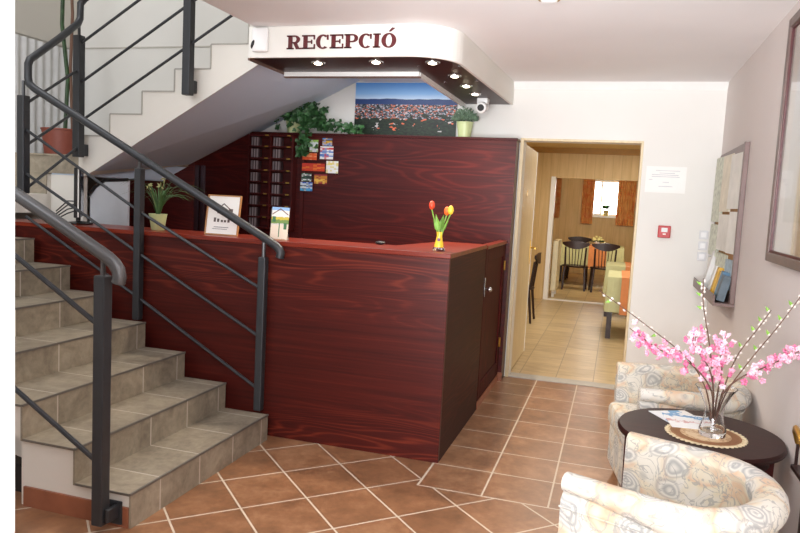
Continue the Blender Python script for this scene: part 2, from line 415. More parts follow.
win = MB().box((WX0, DY2+.03, WZ0), (WX0+.05, DY2+.09, WZ1)).box((WX1-.05, DY2+.03, WZ0), (WX1, DY2+.09, WZ1)).box((WX0+.05, DY2+.03, WZ0), (WX1-.05, DY2+.09, WZ0+.05)).box((WX0+.05, DY2+.03, WZ1-.05), (WX1-.05, DY2+.09, WZ1)).box((WX0+.19, DY2+.03, WZ0+.05), (WX0+.23, DY2+.09, WZ1-.05))
win = struct(win.build('window_1', M['white_gloss']), 'bright dining room window', 'window')
MB().box((WX0+.05, DY2+.055, WZ0+.05), (WX1-.05, DY2+.061, WZ1-.05)).build('pane', M['glass'], win)
MB().box((WX0-.04, DY2-.09, WZ0-.04), (WX1+.04, DY2+.03, WZ0)).build('window_sill', M['white_gloss'], win)

# ------------------------------------------------------------------ staircase
Y0, Y1 = 2.58, 3.868
RUN, RISE, XS = .305, .164, -1.995
st = thing('lower_staircase', 'beige tiled lower stair flight climbing left beside the counter', 'staircase', (XS, Y0, 0))
for n in range(1, 10):
    xa = XS-RUN*(n-1); z = RISE*n
    xb = xa-RUN if n < 9 else XL
    zl = z-RISE
    s = MB().box((xb-(.012 if n < 9 else 0), Y0-.012, z-.012), (xa, Y1, z)).box((xa-.012, Y0-.012 if n > 1 else Y0-.006, zl+.0005), (xa, Y1, z-.012)).build('step', M['step'], st)
    # steps keep world-sized tile coordinates through the object's own offset
    MB().box((xa-.006, Y0-.014, z-.008), (xa+.004, Y1+.002, z+.002)).box((xb, Y0-.016, z-.008), (xa-.006, Y0-.012, z+.001)).build('nosing', M['nosing'], s)
side = [(XS-.013, 0)]
XB = -2.622
for n in (1, 2):
    xa = XS-RUN*(n-1)-.013; side += [(xa, RISE*n-.013), (xa-RUN if n == 1 else XB, RISE*n-.013)]
side += [(XB, 0)]
MB().prism([(x, Y0, z) for x, z in side], (0, Y1-Y0-.002, 0)).build('stair_body', M['stair_paint'], st)
side = [(XB-.001, 0), (XB-.001, RISE*2-.013), (XS-RUN*2-.013, RISE*2-.013)]
for n in range(3, 10):
    xa = XS-RUN*(n-1)-.013; side += [(xa, RISE*n-.013), (xa-RUN if n < 9 else XL+.004, RISE*n-.013)]
side += [(XL+.004, 0)]
side = [(XB-.001, 0), (XB-.001, RISE*3-.013)]+side[4:]
MB().prism([(x, Y0+.45, z) for x, z in side], (0, Y1-Y0-.452, 0)).build('stair_body', M['stair_paint'], st)
side2 = [(x, z) for x, z in side[1:-1]]; side2 = side2+[(XL+.004, RISE*9-.25), (XB-.001, RISE*3-.17)]
MB().prism([(x, Y0, z) for x, z in side2], (0, .449, 0)).build('stair_slab', M['stair_paint'], st)
sk = MB().box((-2.60, Y0-.012, 0), (XS-.014, Y0, .095))
sk = sk.build('skirting_tile', M['skirt'], st)
# quarter landing: two winder steps and the upper landing
wl = thing('stair_landing', 'tiled stair landing with two steps behind the railing', 'landing', (-5.0, 4.6, 0))
MB().box((XL, Y1, 1.29), (-4.42, 4.6, 1.44)).build('lower_landing', M['stair_paint'], wl)
MB().box((XL, 4.6, 1.44), (-4.43, 4.612, 1.604)).box((XL, 4.6, 1.604), (-4.43, 4.66, 1.612)).build('step', M['step'], wl)
MB().box((XL, 4.648, 1.612), (-4.1, 4.66, 1.752)).box((XL, 4.63, 1.752), (-4.1, YB-.003, 1.765)).build('step', M['step'], wl)
MB().box((XL, 4.661, 0), (-4.12, 4.71, 1.6)).box((XL, 4.613, 0), (-4.44, 4.661, 1.6)).build('landing_wall', M['stair_paint'], wl)
MB().box((XL, 4.662, 1.6), (-4.12, YB-.003, 1.751)).build('landing_slab', M['soffit_grey'], wl)
# upper flight
YF = 4.6
up = thing('upper_staircase', 'white upper stair flight rising right above the reception desk', 'staircase', (-4.1, YF, 1.765))
zz = [(-4.11, 1.765), (-4.11, 1.915), (-3.817, 1.915), (-3.817, 2.087), (-3.525, 2.087), (-3.525, 2.26), (-3.24, 2.26), (-3.24, 2.425), (-2.935, 2.425), (-2.935, 2.6), (-2.63, 2.6), (-2.63, 2.77), (-2.38, 2.77)]
lowN = [(-2.38, 2.55), (-3.952, 1.65), (-4.05, 1.6), (-4.11, 1.6)]
lowB = [(-2.38, 2.645), (-3.482, 2.121), (-3.95, 1.897), (-4.11, 1.80)]
lowB[3] = (-4.11, 1.795); lowB[2] = (-4.05, 1.83)
MB().solid([(x, YF, z) for x, z in zz+lowN], [(x, YB-.01, z) for x, z in zz+lowB]).build('flight_slab', M['stair_paint'], up)
# slim grey strip following the step profile
rv = MB()
for (a, b), (c, d) in zip(zz[1:], zz[2:]):
    if abs(a-c) < 1e-6: rv.box((a-.006, YF-.005, b), (a+.004, YF, d))
    else: rv.box((a, YF-.005, b-.004), (c, YF, b+.006))
rv.build('edge_trim', plain('grey_edge', sr(176, 172, 164), .6), up)
# soffit skin
sf = MB(); nN = lowN[:3]; 
sf.poly([(-2.38, YF+.004, 2.546), (-3.952, YF+.004, 1.647), (-4.10, YF+.004, 1.597), (-4.10, YB-.012, 1.80), (-3.482, YB-.012, 2.117), (-2.38, YB-.012, 2.64)])
sf.build('soffit', M['soffit_grey'], up)

# ------------------------------------------------------------------ railings
def rail_part(m, name, mat, parent): return m.build(name, mat, parent, smooth=True)
def post(parent, x, y, z0, z1, zr, w=.027, bracket=None):
    p = MB().box((x-w, y-w, z0), (x+w, y+w, z1)).build('post', M['iron'], parent, bevel=.006)
    MB().tube([(x, y, z1), (x, y, zr)], .011).build('pin', M['iron_lt'], p, smooth=True)
    if bracket:
        (bx, by, bz) = bracket
        MB().box((min(x, bx)-.005, min(y, by), bz-.045), (max(x, bx)+.03, max(y, by), bz+.045)).build('bracket', M['iron'], p, bevel=.004)
    return p
RY = 3.905
fr_ = thing('stair_railing', 'charcoal steel railing winding from the reception stair up both flights', 'railing', (-2.08, RY, 0))
hz = lambda x: 1.237+.507*(-2.027-x)
pts = [(-1.972, RY, 1.150), (-1.966, RY, 1.178), (-1.978, RY, 1.203), (-2.0, RY, 1.222), (-2.05, RY, 1.25)]
pts += [(x, RY, hz(x)) for x in (-2.5, -3.0, -3.5, -3.86)] + [(-3.905, RY, 2.20), (-3.915, RY, 2.24), (-3.915, RY, 2.33), (-3.92, RY+.02, 2.365), (-3.98, 4.25, 2.58), (-4.03, 4.49, 2.745), (-4.036, 4.52, 2.79), (-4.034, 4.522, 2.90), (-4.0, 4.522, 2.935), (-3.2, 4.522, 3.40), (-2.42, 4.522, 3.855)]
rail_part(MB().tube(pts, .026, 12), 'handrail', M['iron'], fr_)
post(fr_, -2.083, RY, .17, 1.146, 1.26, .025)
post(fr_, -3.002, RY, .66, 1.661, 1.73, .025)
post(fr_, -3.955, RY, 1.452, 2.12, 2.22, .03)
post(fr_, -4.045, 4.522, 1.742, 2.665, 2.77, .032, (-4.045, 4.6, 1.80))
post(fr_, -3.075, 4.522, 2.222, 3.30, 3.47, .032, (-3.075, 4.6, 2.29))
b = lambda p: rail_part(MB().tube(p, .0105, 8), 'rail_bar', M['iron'], fr_)
for z1, z2, z3 in ((.949, 1.369, 1.888), (.645, 1.093, 1.588), (.311, .799, 1.291)):
    b([(-2.10, RY, z1), (-2.98, RY, z2)]); b([(-3.02, RY, z2+.02), (-3.93, RY, z3)])
for z1, z2 in ((2.08, 2.40), (1.795, 2.095), (1.50, 1.81)):
    b([(-3.93, RY+.02, z1), (-4.04, 4.50, z2)])
for z1 in (2.61, 2.315, 2.02):
    b([(-4.02, 4.522, z1), (-2.42, 4.522, z1+1.6*.588)])
NY = 2.5
nr = thing('stair_railing', 'short charcoal railing in front of the stair at the left edge', 'railing', (-2.085, NY, 0))
hn = lambda x: 1.215+.49*(-2.03-x)
pts = [(-2.022, NY, 1.128), (-2.014, NY, 1.155), (-2.022, NY, 1.185), (-2.045, NY, 1.212), (-2.08, NY, 1.236)] + [(x, NY, hn(x)) for x in (-2.3, -2.7, -3.1)]
rail_part(MB().tube(pts, .029, 14), 'handrail', M['iron_lt'], nr)
post(nr, -2.10, NY, .035, 1.155, 1.23, .028)
MB().box((-2.072, NY-.01, .05), (-2.05, Y0-.02, .11)).box((-2.12, Y0-.022, .015), (-2.035, Y0-.012, .125)).build('bracket', M['iron'], nr, bevel=.004)
for z1 in (.935, .32):
    rail_part(MB().tube([(-2.12, NY, z1), (-3.1, NY, z1+.98*.59)], .0115, 8), 'rail_bar', M['iron'], nr)
post(nr, -3.1, NY, .62, 1.69, 1.72, .028)
# small dark dustpan under the stair
tag(MB().prism([(-2.84, 2.68, 0), (-2.685, 2.68, 0), (-2.685, 2.68, .10), (-2.74, 2.68, .14), (-2.84, 2.68, .16)], (0, .06, 0)).build('dust_pan', M['black']), 'small black dustpan standing on the floor under the stair, by the left edge', 'dustpan')

# ------------------------------------------------------------------ reception counter
XC, YC, HC = -.9065, 3.9425, 1.249
ct = thing('reception_counter', 'mahogany laminate reception counter with flat panelled front', 'counter', (-2.0, 4.1, 0))
MB().box((-4.3, YC, .0), (XC, YC+.03, HC-.028)).build('front_panel', M['mahog'], ct, bevel=.002)
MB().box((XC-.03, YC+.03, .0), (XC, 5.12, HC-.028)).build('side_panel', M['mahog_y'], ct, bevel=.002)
MB().prism([(-4.3, YC-.006, HC-.028), (XC+.006, YC-.006, HC-.028), (XC+.006, 5.12, HC-.028), (-1.25, 5.12, HC-.028), (-1.36, 4.34, HC-.028), (-4.3, 4.34, HC-.028)], (0, 0, .028)).build('counter_top', M['mahog_top'], ct, bevel=.003)
MB().box((-4.28, 4.31, 0), (-1.4, 4.335, HC-.03)).box((-1.28, 4.40, 0), (-1.255, 5.1, HC-.03)).build('back_panel', M['mahog_dk'], ct)
gt = thing('counter_gate', 'low mahogany gate closing the gap between counter and partition', 'gate', (XC, 5.6, 0))
g = MB().box((XC-.028, 5.135, .06), (XC, 5.235, 1.21)).box((XC-.028, 5.975, .06), (XC, 6.07, 1.21)).box((XC-.028, 5.235, 1.11), (XC, 5.975, 1.21)).box((XC-.028, 5.235, .06), (XC, 5.975, .18))
MBg = g.build('gate_frame', M['mahog_gate'], gt, bevel=.004)
MB().box((XC-.022, 5.235, .18), (XC-.012, 5.975, 1.11)).build('gate_panel', M['mahog_gate'], gt)
MB().box((XC-.06, 5.125, 1.212), (XC+.01, 6.075, 1.24)).build('gate_top', M['mahog_top'], gt, bevel=.003)
MB().ball((XC+.03, 5.19, .91), .02).tube([(XC, 5.19, .91), (XC+.03, 5.19, .91)], .008).build('knob', M['chrome'], gt, smooth=True)
for z in (.36, 1.03): MB().tube([(XC+.008, 6.0, z-.04), (XC+.008, 6.0, z+.04)], .009).build('hinge', M['brass'], gt, smooth=True)
MB().box((XC, 5.138, .86), (XC+.004, 5.15, 1.0)).build('lock_plate', M['chrome'], gt)
MB().box((XC-.05, 5.128, 0), (XC+.004, 6.075, .055)).build('plinth', M['skirt'], gt)

# partition behind the desk
PY = 6.08
pt = thing('partition', 'tall mahogany partition panel behind the reception desk', 'partition', (-2.2, PY+.1, 0))
MB().box((-3.43, PY, 0), (-.875, PY+.02, 2.095)).build('front_panel', M['mahog_dk'], pt)
MB().box((-3.43, PY-.006, 2.095), (-.868, YB-.012, 2.117)).build('shelf_top', M['mahog_dk'], pt, bevel=.003)
MB().box((-.897, PY+.02, 0), (-.875, YB-.012, 2.095)).build('end_panel', M['mahog_z'], pt)
MB().box((-2.875, PY-.02, 0), (-2.84, PY-.001, 2.07)).build('upright', M['mahog_z'], pt)
MB().box((-.97, PY-.011, 0), (-.868, PY, .075)).build('skirting_tile', M['skirt'], pt)
lp = thing('partition', 'dark sloping partition panel fitted under the upper stair flight', 'partition', (-4.2, PY+.02, 0))
MB().prism([(-4.80, PY, 0), (-3.435, PY, 0), (-3.435, PY, 2.095), (-3.47, PY, 2.095), (-4.115, PY, 1.787), (-4.117, PY, 1.595), (-4.80, PY, 1.595)], (0, .02, 0)).build('panel', M['mahog_dk'], lp)
gpost = plain('glossy_dark_post', sr(78, 60, 68), .2)
for x in (-3.992, -3.925): MB().box((x-.022, PY-.03, 0), (x+.022, PY-.001, 1.775)).build('upright', gpost, lp, bevel=.006)
cbn = thing('cabinet', 'dark mahogany cabinet side behind the grassy plant, under the stairs', 'cabinet', (-3.8, 5.21, 0))
MB().prism([(-4.115, 5.2, 0), (-3.46, 5.2, 0), (-3.46, 5.2, 1.758), (-3.66, 5.2, 1.655), (-3.77, 5.2, 1.592), (-4.115, 5.2, 1.59)], (0, .02, 0)).build('side_panel', M['mahog_dk'], cbn)
MB().box((-4.115, 5.22, 0), (-4.09, 5.9, 1.59)).build('end_panel', M['mahog_z'], cbn)

# pigeonhole key rack
rx0, rx1, rz0, rz1, ry0, ry1 = -3.40, -2.925, 1.20, 2.085, 5.99, 6.075
rk = thing('key_rack', 'mahogany pigeonhole key rack with two columns of compartments', 'rack', ((rx0+rx1)/2, ry1, rz0))
k = MB().box((rx0, ry0, rz0), (rx0+.016, ry1, rz1)).box((rx1-.016, ry0, rz0), (rx1, ry1, rz1)).box((rx0+.016, ry0, rz1-.016), (rx1-.016, ry1, rz1)).box((rx0+.016, ry0, rz0), (rx1-.016, ry1, rz0+.016))
k.build('frame', M['mahog_z'], rk); xm = (rx0+rx1)/2
MB().box((xm-.008, ry0+.002, rz0+.016), (xm+.008, ry1, rz1-.016)).build('divider', M['mahog_z'], rk)
MB().box((rx0+.016, ry1-.006, rz0+.016), (rx1-.016, ry1, rz1-.016)).build('back', M['mahog_dk'], rk)
rh = (rz1-rz0)/8
for i in range(1, 8):
    for c0, c1 in ((rx0+.016, xm-.008), (xm+.008, rx1-.016)):
        MB().box((c0, ry0+.002, rz0+rh*i-.006), (c1, ry1-.006, rz0+rh*i+.006)).build('shelf', M['mahog_z'], rk)
card_m = bands('striped_cards', [(0, sr(120, 108, 112)), (.2, sr(60, 44, 46)), (.35, sr(150, 138, 140)), (.5, sr(70, 52, 54)), (.65, sr(140, 126, 128)), (.85, sr(64, 46, 48))], 0)
card0 = None; tagk0 = None
for i in range(8):
    for j, c0 in enumerate((rx0+.016, xm+.008)):
        zb = rz0+rh*i+(.016 if i == 0 else .006); row = ('bottom', 'second', 'third', 'fourth', 'fifth', 'sixth', 'seventh', 'top')[i]; cl = ('left', 'right')[j]
        if card0 is None:
            card0 = MB().box((0, 0, 0), (.085, .05, rh-.03)).build('card_stack', card_m); card0.location = (c0+.012, ry0+.02, zb); o = card0
            tagk0 = MB().box((0, 0, 0), (.035, .006, .012)).ball((.017, .003, .006), .007, 1).build('key_fob', M['brass']); kf = tagk0
        else:
            o = card0.copy(); C.objects.link(o); kf = tagk0.copy(); C.objects.link(kf)
        o.location = (c0+.012, ry0+.02, zb); kf.location = (c0+.165, ry0-.006, rz0+rh*(i+1)-.006)
        if i == 7: kf.location.z -= .006
        rw = '%s row from below' % row if i not in (0, 7) else '%s row' % row
        tag(o, 'grey card stack, %s column, %s of the key rack' % (cl, rw), 'cards', 'card stacks in the key rack')
        tag(kf, 'brass key fob, %s column, %s of the key rack' % (cl, rw), 'key fob', 'brass fobs on the key rack')

# cards stuck on the partition
def stops(*a): return list(a)
W_ = sr(238, 238, 236)
def blocks(name, stops_, nx, nz, seed):
    # printed matter made of small colour blocks
    t = NT(name); X, Y, Z = t.xyz(t.coord('Generated')); cm = t.n('ShaderNodeCombineXYZ')
    t.l(t.math('FLOOR', t.math('MULTIPLY', X, nx)), cm.inputs[0]); t.l(t.math('ADD', t.math('FLOOR', t.math('MULTIPLY', Z, nz)), seed*7.), cm.inputs[1])
    wn = t.n('ShaderNodeTexWhiteNoise'); wn.noise_dimensions = '2D'; t.l(cm.outputs[0], wn.inputs['Vector'])
    band = t.ramp(Z, stops_, 'CONSTANT')
    alt = t.ramp(wn.outputs['Value'], stops_, 'CONSTANT')
    t.col(t.mix(t.math('MULTIPLY', t.math('GREATER_THAN', wn.outputs['Value'], .45), .75), band, alt)); t.set(Roughness=.4); return t.m
cards = [
 (-2.80, 1.943, -2.715, 2.054, [(0, W_), (.5, sr(214, 220, 226)), (.8, sr(150, 190, 90))], 'white and green sticker half hidden by the ivy leaves'),
 (-2.672, 2.005, -2.575, 2.073, [(0, sr(120, 160, 220)), (.3, sr(226, 176, 60)), (.6, sr(110, 90, 60)), (.8, sr(80, 140, 215))], 'blue and yellow sticker, topmost right on the partition'),
 (-2.692, 1.880, -2.560, 1.998, [(0, W_), (.2, sr(90, 130, 200)), (.4, W_), (.5, sr(100, 140, 205)), (.62, W_), (.75, sr(200, 60, 70)), (.9, W_)], 'white sticker with red and blue card symbols'),
 (-2.860, 1.868, -2.715, 1.930, [(0, sr(214, 78, 30)), (.4, sr(232, 150, 100)), (.6, sr(222, 90, 36))], 'small orange sticker beneath the ivy'),
 (-2.860, 1.765, -2.632, 1.836, [(0, sr(206, 64, 26)), (.3, sr(226, 120, 40)), (.55, sr(196, 50, 30))], 'wide orange red sticker, longest on the partition'),
 (-2.625, 1.753, -2.505, 1.865, [(0, W_), (.3, sr(210, 214, 216)), (.4, W_), (.65, sr(228, 214, 130)), (.85, W_)], 'white sticker with pale yellow marks, rightmost on the partition'),
 (-2.860, 1.668, -2.762, 1.741, [(0, sr(70, 120, 90)), (.12, W_), (.3, sr(40, 60, 56)), (.7, W_), (.88, sr(70, 120, 90))], 'small green framed sticker with a dark emblem'),
 (-2.740, 1.650, -2.612, 1.738, [(0, sr(150, 40, 50)), (.15, sr(232, 190, 80)), (.5, sr(200, 130, 40)), (.85, sr(150, 40, 50))], 'red bordered yellow sticker on the partition'),
 (-2.870, 1.578, -2.748, 1.660, [(0, sr(70, 170, 225)), (.3, sr(220, 222, 220)), (.5, sr(90, 100, 110)), (.65, sr(214, 228, 240)), (.85, sr(60, 100, 190))], 'blue landscape sticker, lowest on the partition')]
for i, (a, z0, c, z1, stp, lb) in enumerate(cards):
    m_ = blocks('sticker_print', stp, 6, 7, i)
    yb = PY-.0005 if a > -2.836 else PY-.0205
    tag(MB().box((a, PY-.0255 if a < -2.83 else PY-.004, z0), (c, PY-.0208 if a < -2.83 else PY-.0006, z1)).build('sticker', m_), lb, 'sticker', 'stickers on the partition')

# ------------------------------------------------------------------ canopy with sign
ZB = 2.42; CY = 4.2; cx1 = -1.03
cn = thing('reception_canopy', 'white curved canopy over the reception desk with dark underside', 'canopy', (-1.8, 5.2, ZB))
R = .30
arc = [(-1.02-R+R*math.sin(a)+.0, CY+R-R*math.cos(a)) for a in [i*PI/2/12 for i in range(13)]]
outer = [(-2.40, CY)] + arc + [(-.955, YB-.003)]
def offset(path, d):
    out = []
    for i, p in enumerate(path):
        a = Vector(path[max(i-1, 0)]); c = Vector(path[min(i+1, len(path)-1)]); t = (c-a).normalized(); out.append((p[0]-t.y*d, p[1]+t.x*d))
    return out
inn = offset(outer, .02)
cm = MB()
for i in range(len(outer)-1):
    (a, b_), (c, d) = outer[i], outer[i+1]; (e, f), (g_, h) = inn[i], inn[i+1]
    cm.solid([(a, b_, ZB), (c, d, ZB), (g_, h, ZB), (e, f, ZB)], [(a, b_, ZC-.001), (c, d, ZC-.001), (g_, h, ZC-.001), (e, f, ZC-.001)])
bmesh.ops.remove_doubles(cm.bm, verts=cm.bm.verts[:], dist=1e-5)
cm.build('fascia', wall_mat('canopy_white', sr(238, 236, 230)), cn, smooth=False)
under = MB(); inner = [(-1.40, YB-.003), (-1.40, 4.72), (-2.40, 4.74)]
under.prism([(x, y, ZB+.004) for x, y in inn+inner], (0, 0, .012)); under.build('underside_panel', M['canopy_dk'], cn)
MB().box((-2.40, 4.72, ZB-.028), (-1.38, 4.745, ZB+.06)).box((-1.40, 4.745, ZB-.028), (-1.375, YB-.003, ZB+.06)).build('inner_lip', M['white_gloss'], cn)
MB().box((-2.415, 4.22, ZB-.012), (-2.40, 4.745, ZB+.004)).box((-2.40, 4.715, ZB-.036), (-1.37, 4.75, ZB-.028)).build('edge_strip', plain('bronze_edge', sr(120, 96, 84), .4), cn)
em = NT('lamp_glow'); em.col((1, .9, .75)); em.b.inputs['Emission Color'].default_value = (1, .86, .66, 1); em.set(Emission_Strength=14.)
SPOTS = [(-1.984, 4.386), (-1.568, 4.366), (-1.2, 4.40), (-1.162, 4.864), (-1.168, 5.277), (-1.175, 5.658)]
dl0 = None
names = ['leftmost', 'second from left', 'third, at the curved corner', 'fourth, just past the corner', 'fifth along', 'rearmost, nearest the wall camera']
for i, (x, y) in enumerate(SPOTS):
    if dl0 is None:
        dl0 = thing('downlight', '', 'light', (x, y, ZB), 0, 'canopy downlights')
        MB().lathe([(.048, -.004), (.05, .003), (.034, .003), (.032, -.003)], seg=20).build('ring', M['chrome'], dl0, world=False, smooth=True)
        MB().lathe([(.001, -.012), (.02, -.010), (.031, -.002)], seg=16).build('bulb', em.m, dl0, world=False, smooth=True); d_ = dl0
    else:
        d_ = copy_tree(dl0); d_.location = (x, y, ZB)
    d_['label'] = 'glowing chrome recessed spotlight under the canopy, %s' % names[i]
st0 = None
for i, (x, y) in enumerate([(-1.33, 4.52), (-1.06, 4.54), (-1.29, 5.105), (-1.045, 5.07)]):
    o = MB().lathe([(.001, 0), (.012, .002), (.012, .008)], seg=10).build('screw_cap', M['chrome'], cn, world=False); o.location = Vector((x, y, ZB-.004))-cn.location
# RECEPCIO letters: slab serif built from bars and bowls
def letter(ch, h):
    T, t, sf_ = .26*h, .1*h, .1*h      # stem, hairline, serif thickness
    m = MB(); d = .008
    def bar(x0, z0, x1, z1): m.prism([(x0, 0, z0), (x1, 0, z0), (x1, 0, z1), (x0, 0, z1)], (0, d, 0))
    def quad(*p): m.prism([(x, 0, z) for x, z in p], (0, d, 0))
    def ring(cx, cz, ax, az, bx, bz, a0, a1, n=20):
        P = []
        for i in range(n+1):
            a = a0+(a1-a0)*i/n; P.append((cx+ax*math.cos(a), cz+az*math.sin(a)))
        Q = []
        for i in range(n+1):
            a = a1+(a0-a1)*i/n; Q.append((cx+bx*math.cos(a), cz+bz*math.sin(a)))
        for i in range(n):
            quad(P[i], P[i+1], Q[n-i-1], Q[n-i])
    w_ = .0
    if ch in 'REP':
        bar(.1*h, 0, .1*h+T, h); bar(0, 0, .46*h, sf_); bar(0, h-sf_, .3*h, h)
        if ch == 'E':
            bar(.3*h, 0, .86*h, sf_); bar(.3*h, h-sf_, .84*h, h); bar(.36*h, .46*h, .66*h, .56*h); bar(.78*h, .0, .86*h, .34*h); bar(.76*h, .68*h, .84*h, h); bar(.60*h, .36*h, .67*h, .66*h); w_ = .92*h
        else:
            bar(.3*h, h-sf_, .55*h, h); bar(.3*h, .42*h, .55*h, .42*h+sf_)
            ring(.52*h, .71*h, .34*h, .29*h, .12*h, .19*h, -PI/2, PI/2); w_ = .9*h
            if ch == 'R':
                quad((.42*h, .46*h), (.66*h, .46*h), (.84*h, .06*h), (.60*h, .06*h)); bar(.60*h, 0, .98*h, sf_); w_ = 1.0*h
    elif ch == 'C':
        ring(.45*h, .5*h, .44*h, .52*h, .19*h, .42*h, PI*.28, PI*1.72); bar(.70*h, .64*h, .80*h, .99*h); w_ = .9*h
    elif ch == 'I':
        bar(.1*h, 0, .1*h+T, h); bar(0, 0, .46*h, sf_); bar(0, h-sf_, .46*h, h); w_ = .52*h
    elif ch == 'O':
        ring(.45*h, .5*h, .45*h, .52*h, .19*h, .42*h, 0, 2*PI, 36); quad((.42*h, 1.12*h), (.55*h, 1.12*h), (.80*h, 1.36*h), (.62*h, 1.40*h)); w_ = .95*h
    return m, w_
lx = -2.122; tot = 0; h_ = .086
ws = []
for ch in 'RECEPCIO': m_, w_ = letter(ch, h_); ws.append(w_); m_.bm.free()
sc_ = (.745)/sum(ws)
for ch, w_ in zip('RECEPCIO', ws):
    m_, _ = letter(ch, h_)
    bmesh.ops.transform(m_.bm, verts=m_.bm.verts[:], matrix=Matrix.Diagonal((sc_, 1, 1, 1)))
    o = m_.build('sign_letter', M['maroon'], cn, world=False); o.location = Vector((lx, CY-.0082, 2.470+.004*(lx+2.122)))-cn.location; lx += w_*sc_
    o['label'] = 'maroon slab serif letter'

def cctv(loc, rz, label, dark):
    t = thing('security_camera', label, 'camera', loc, rz)
    return t
t = cctv((-2.31, CY-.001, 2.535), 0, 'white security sensor with dark eye on the left end of the canopy', 1)
MB().box((-2.362, CY-.035, 2.452), (-2.248, CY-.001, 2.605)).build('housing', M['plastic'], t, bevel=.012)
MB().ball((-2.352, CY-.03, 2.50), .022, 2, (.5, .8, 1.4), (0, .35, 0)).build('lens', M['black'], t, smooth=True)
t = thing('security_camera', 'white bullet security camera hanging beneath the canopy by the wall', 'camera', (-1.155, 5.9, ZB))
MB().box((-1.20, 5.87, ZB-.045), (-1.11, 5.96, ZB+.003)).build('mount', M['plastic'], t, bevel=.006)
MB().tube([(-1.15, 5.94, ZB-.06), (-1.153, 5.82, ZB-.085)], .045, 16).build('housing', M['plastic'], t, bevel=.01)
MB().tube([(-1.153, 5.825, ZB-.084), (-1.1535, 5.812, ZB-.087)], .028, 16).build('lens', M['black'], t)

# poster of the town on the back wall
tag(MB().box((-2.435, YB-.012, 2.118), (-1.455, YB-.001, 2.608)).build('poster', city_photo()), 'wide aerial town photograph with red roofs above the partition', 'poster')

# ------------------------------------------------------------------ plants
def pot(parent, c, r0, r1, h, mat, soil=True):
    x, y, z = c
    p = MB().lathe([(r0*.9, 0), (r0, .004), (r1, h*.94), (r1*1.04, h*.95), (r1*1.04, h), (r1*.9, h), (r1*.88, h*.9), (.001, h*.9)], c, 24).build('pot', mat, parent, smooth=True)
    MB().lathe([(.001, h*.905), (r1*.87, h*.905)], c, 20).build('soil', M['soil'], p)
    return p
# ivy
iv = thing('potted_ivy', 'trailing green ivy in a pale pot on top of the partition', 'plant', (-3.02, 6.17, 2.118))
pot(iv, (-3.02, 6.17, 2.118), .055, .075, .13, M['pot_green'])
lf = MB(); rs = random.Random(3); gs = lambda sd: max(-1.7*sd, min(1.7*sd, rs.gauss(0, sd)))
def ivy_leaf(p, s):
    a = rs.uniform(0, 2*PI); d = Vector((math.cos(a), -.4+rs.uniform(-.3, .2), -.45+rs.uniform(-.5, .5)))
    upv = Vector((rs.uniform(-.4, .4), -1, rs.uniform(-.1, .7)))
    # three-lobed leaf from three blades
    dn = d.normalized(); side_ = dn.cross(upv.normalized())
    lf.leaf(p, dn, upv, s, s*.75); lf.leaf(p, dn*.7+side_*.8, upv, s*.72, s*.5); lf.leaf(p, dn*.7-side_*.8, upv, s*.72, s*.5)
for _ in range(190):
    u_ = rs.random(); p = Vector((-2.86+gs(.115), 6.12+rs.uniform(-.08, .06), 2.29+gs(.06)))
    if p.z < 2.14: p.z = 2.14+rs.random()*.05
    ivy_leaf(p, rs.uniform(.045, .07))
for _ in range(100):
    t_ = rs.random(); ivy_leaf(Vector((-2.80+t_*.50+rs.gauss(0, .02), 6.11+rs.uniform(-.05, .05), 2.225-t_*.065+rs.gauss(0, .022))), rs.uniform(.04, .06))
for _ in range(60):
    t_ = rs.random(); ivy_leaf(Vector((-2.835+rs.gauss(0, .04), 6.03, 2.16-t_*.24)), rs.uniform(.04, .06))
for _ in range(26):
    t_ = rs.random(); a_ = t_*PI*.75; ivy_leaf(Vector((-3.06-.11*math.sin(a_)*1.0, 6.12, 2.33+.05*math.cos(a_)-max(0, t_-.45)*.26)), rs.uniform(.035, .05))
lf.build('foliage', M['leaf'], iv)
vn = MB(); vn.tube([(-3.02, 6.17, 2.24), (-2.9, 6.12, 2.30), (-2.7, 6.1, 2.22), (-2.36, 6.08, 2.16)], .005, 5).tube([(-2.95, 6.12, 2.27), (-2.84, 6.045, 2.16), (-2.835, 6.045, 1.95)], .004, 5).tube([(-3.02, 6.17, 2.24), (-3.1, 6.12, 2.34), (-3.17, 6.12, 2.27), (-3.17, 6.12, 2.17)], .004, 5)
vn.build('stem', M['leaf_dk'], iv)
# small grey bush at the right end of the partition
sb = thing('potted_shrub', 'small grey green shrub in a tapered pale pot beside the poster', 'plant', (-1.355, 6.17, 2.118))
pot(sb, (-1.355, 6.17, 2.118), .055, .073, .135, M['pot_green'])
lf = MB(); rs = random.Random(5)
for _ in range(340):
    a = rs.uniform(0, 2*PI); r = rs.random()**.5*.135; z = 2.25+(.115*(1-(r/.14)**2))*rs.random()+.01
    p = Vector((-1.355+math.cos(a)*r*.8, 6.17+math.sin(a)*r*.5, z)); lf.leaf(p, (math.cos(a)*.6+rs.gauss(0, .3), -.3+rs.gauss(0, .3), .6), (0, -1, .3), .035, .014)
lf.build('foliage', M['leaf_grey'], sb)
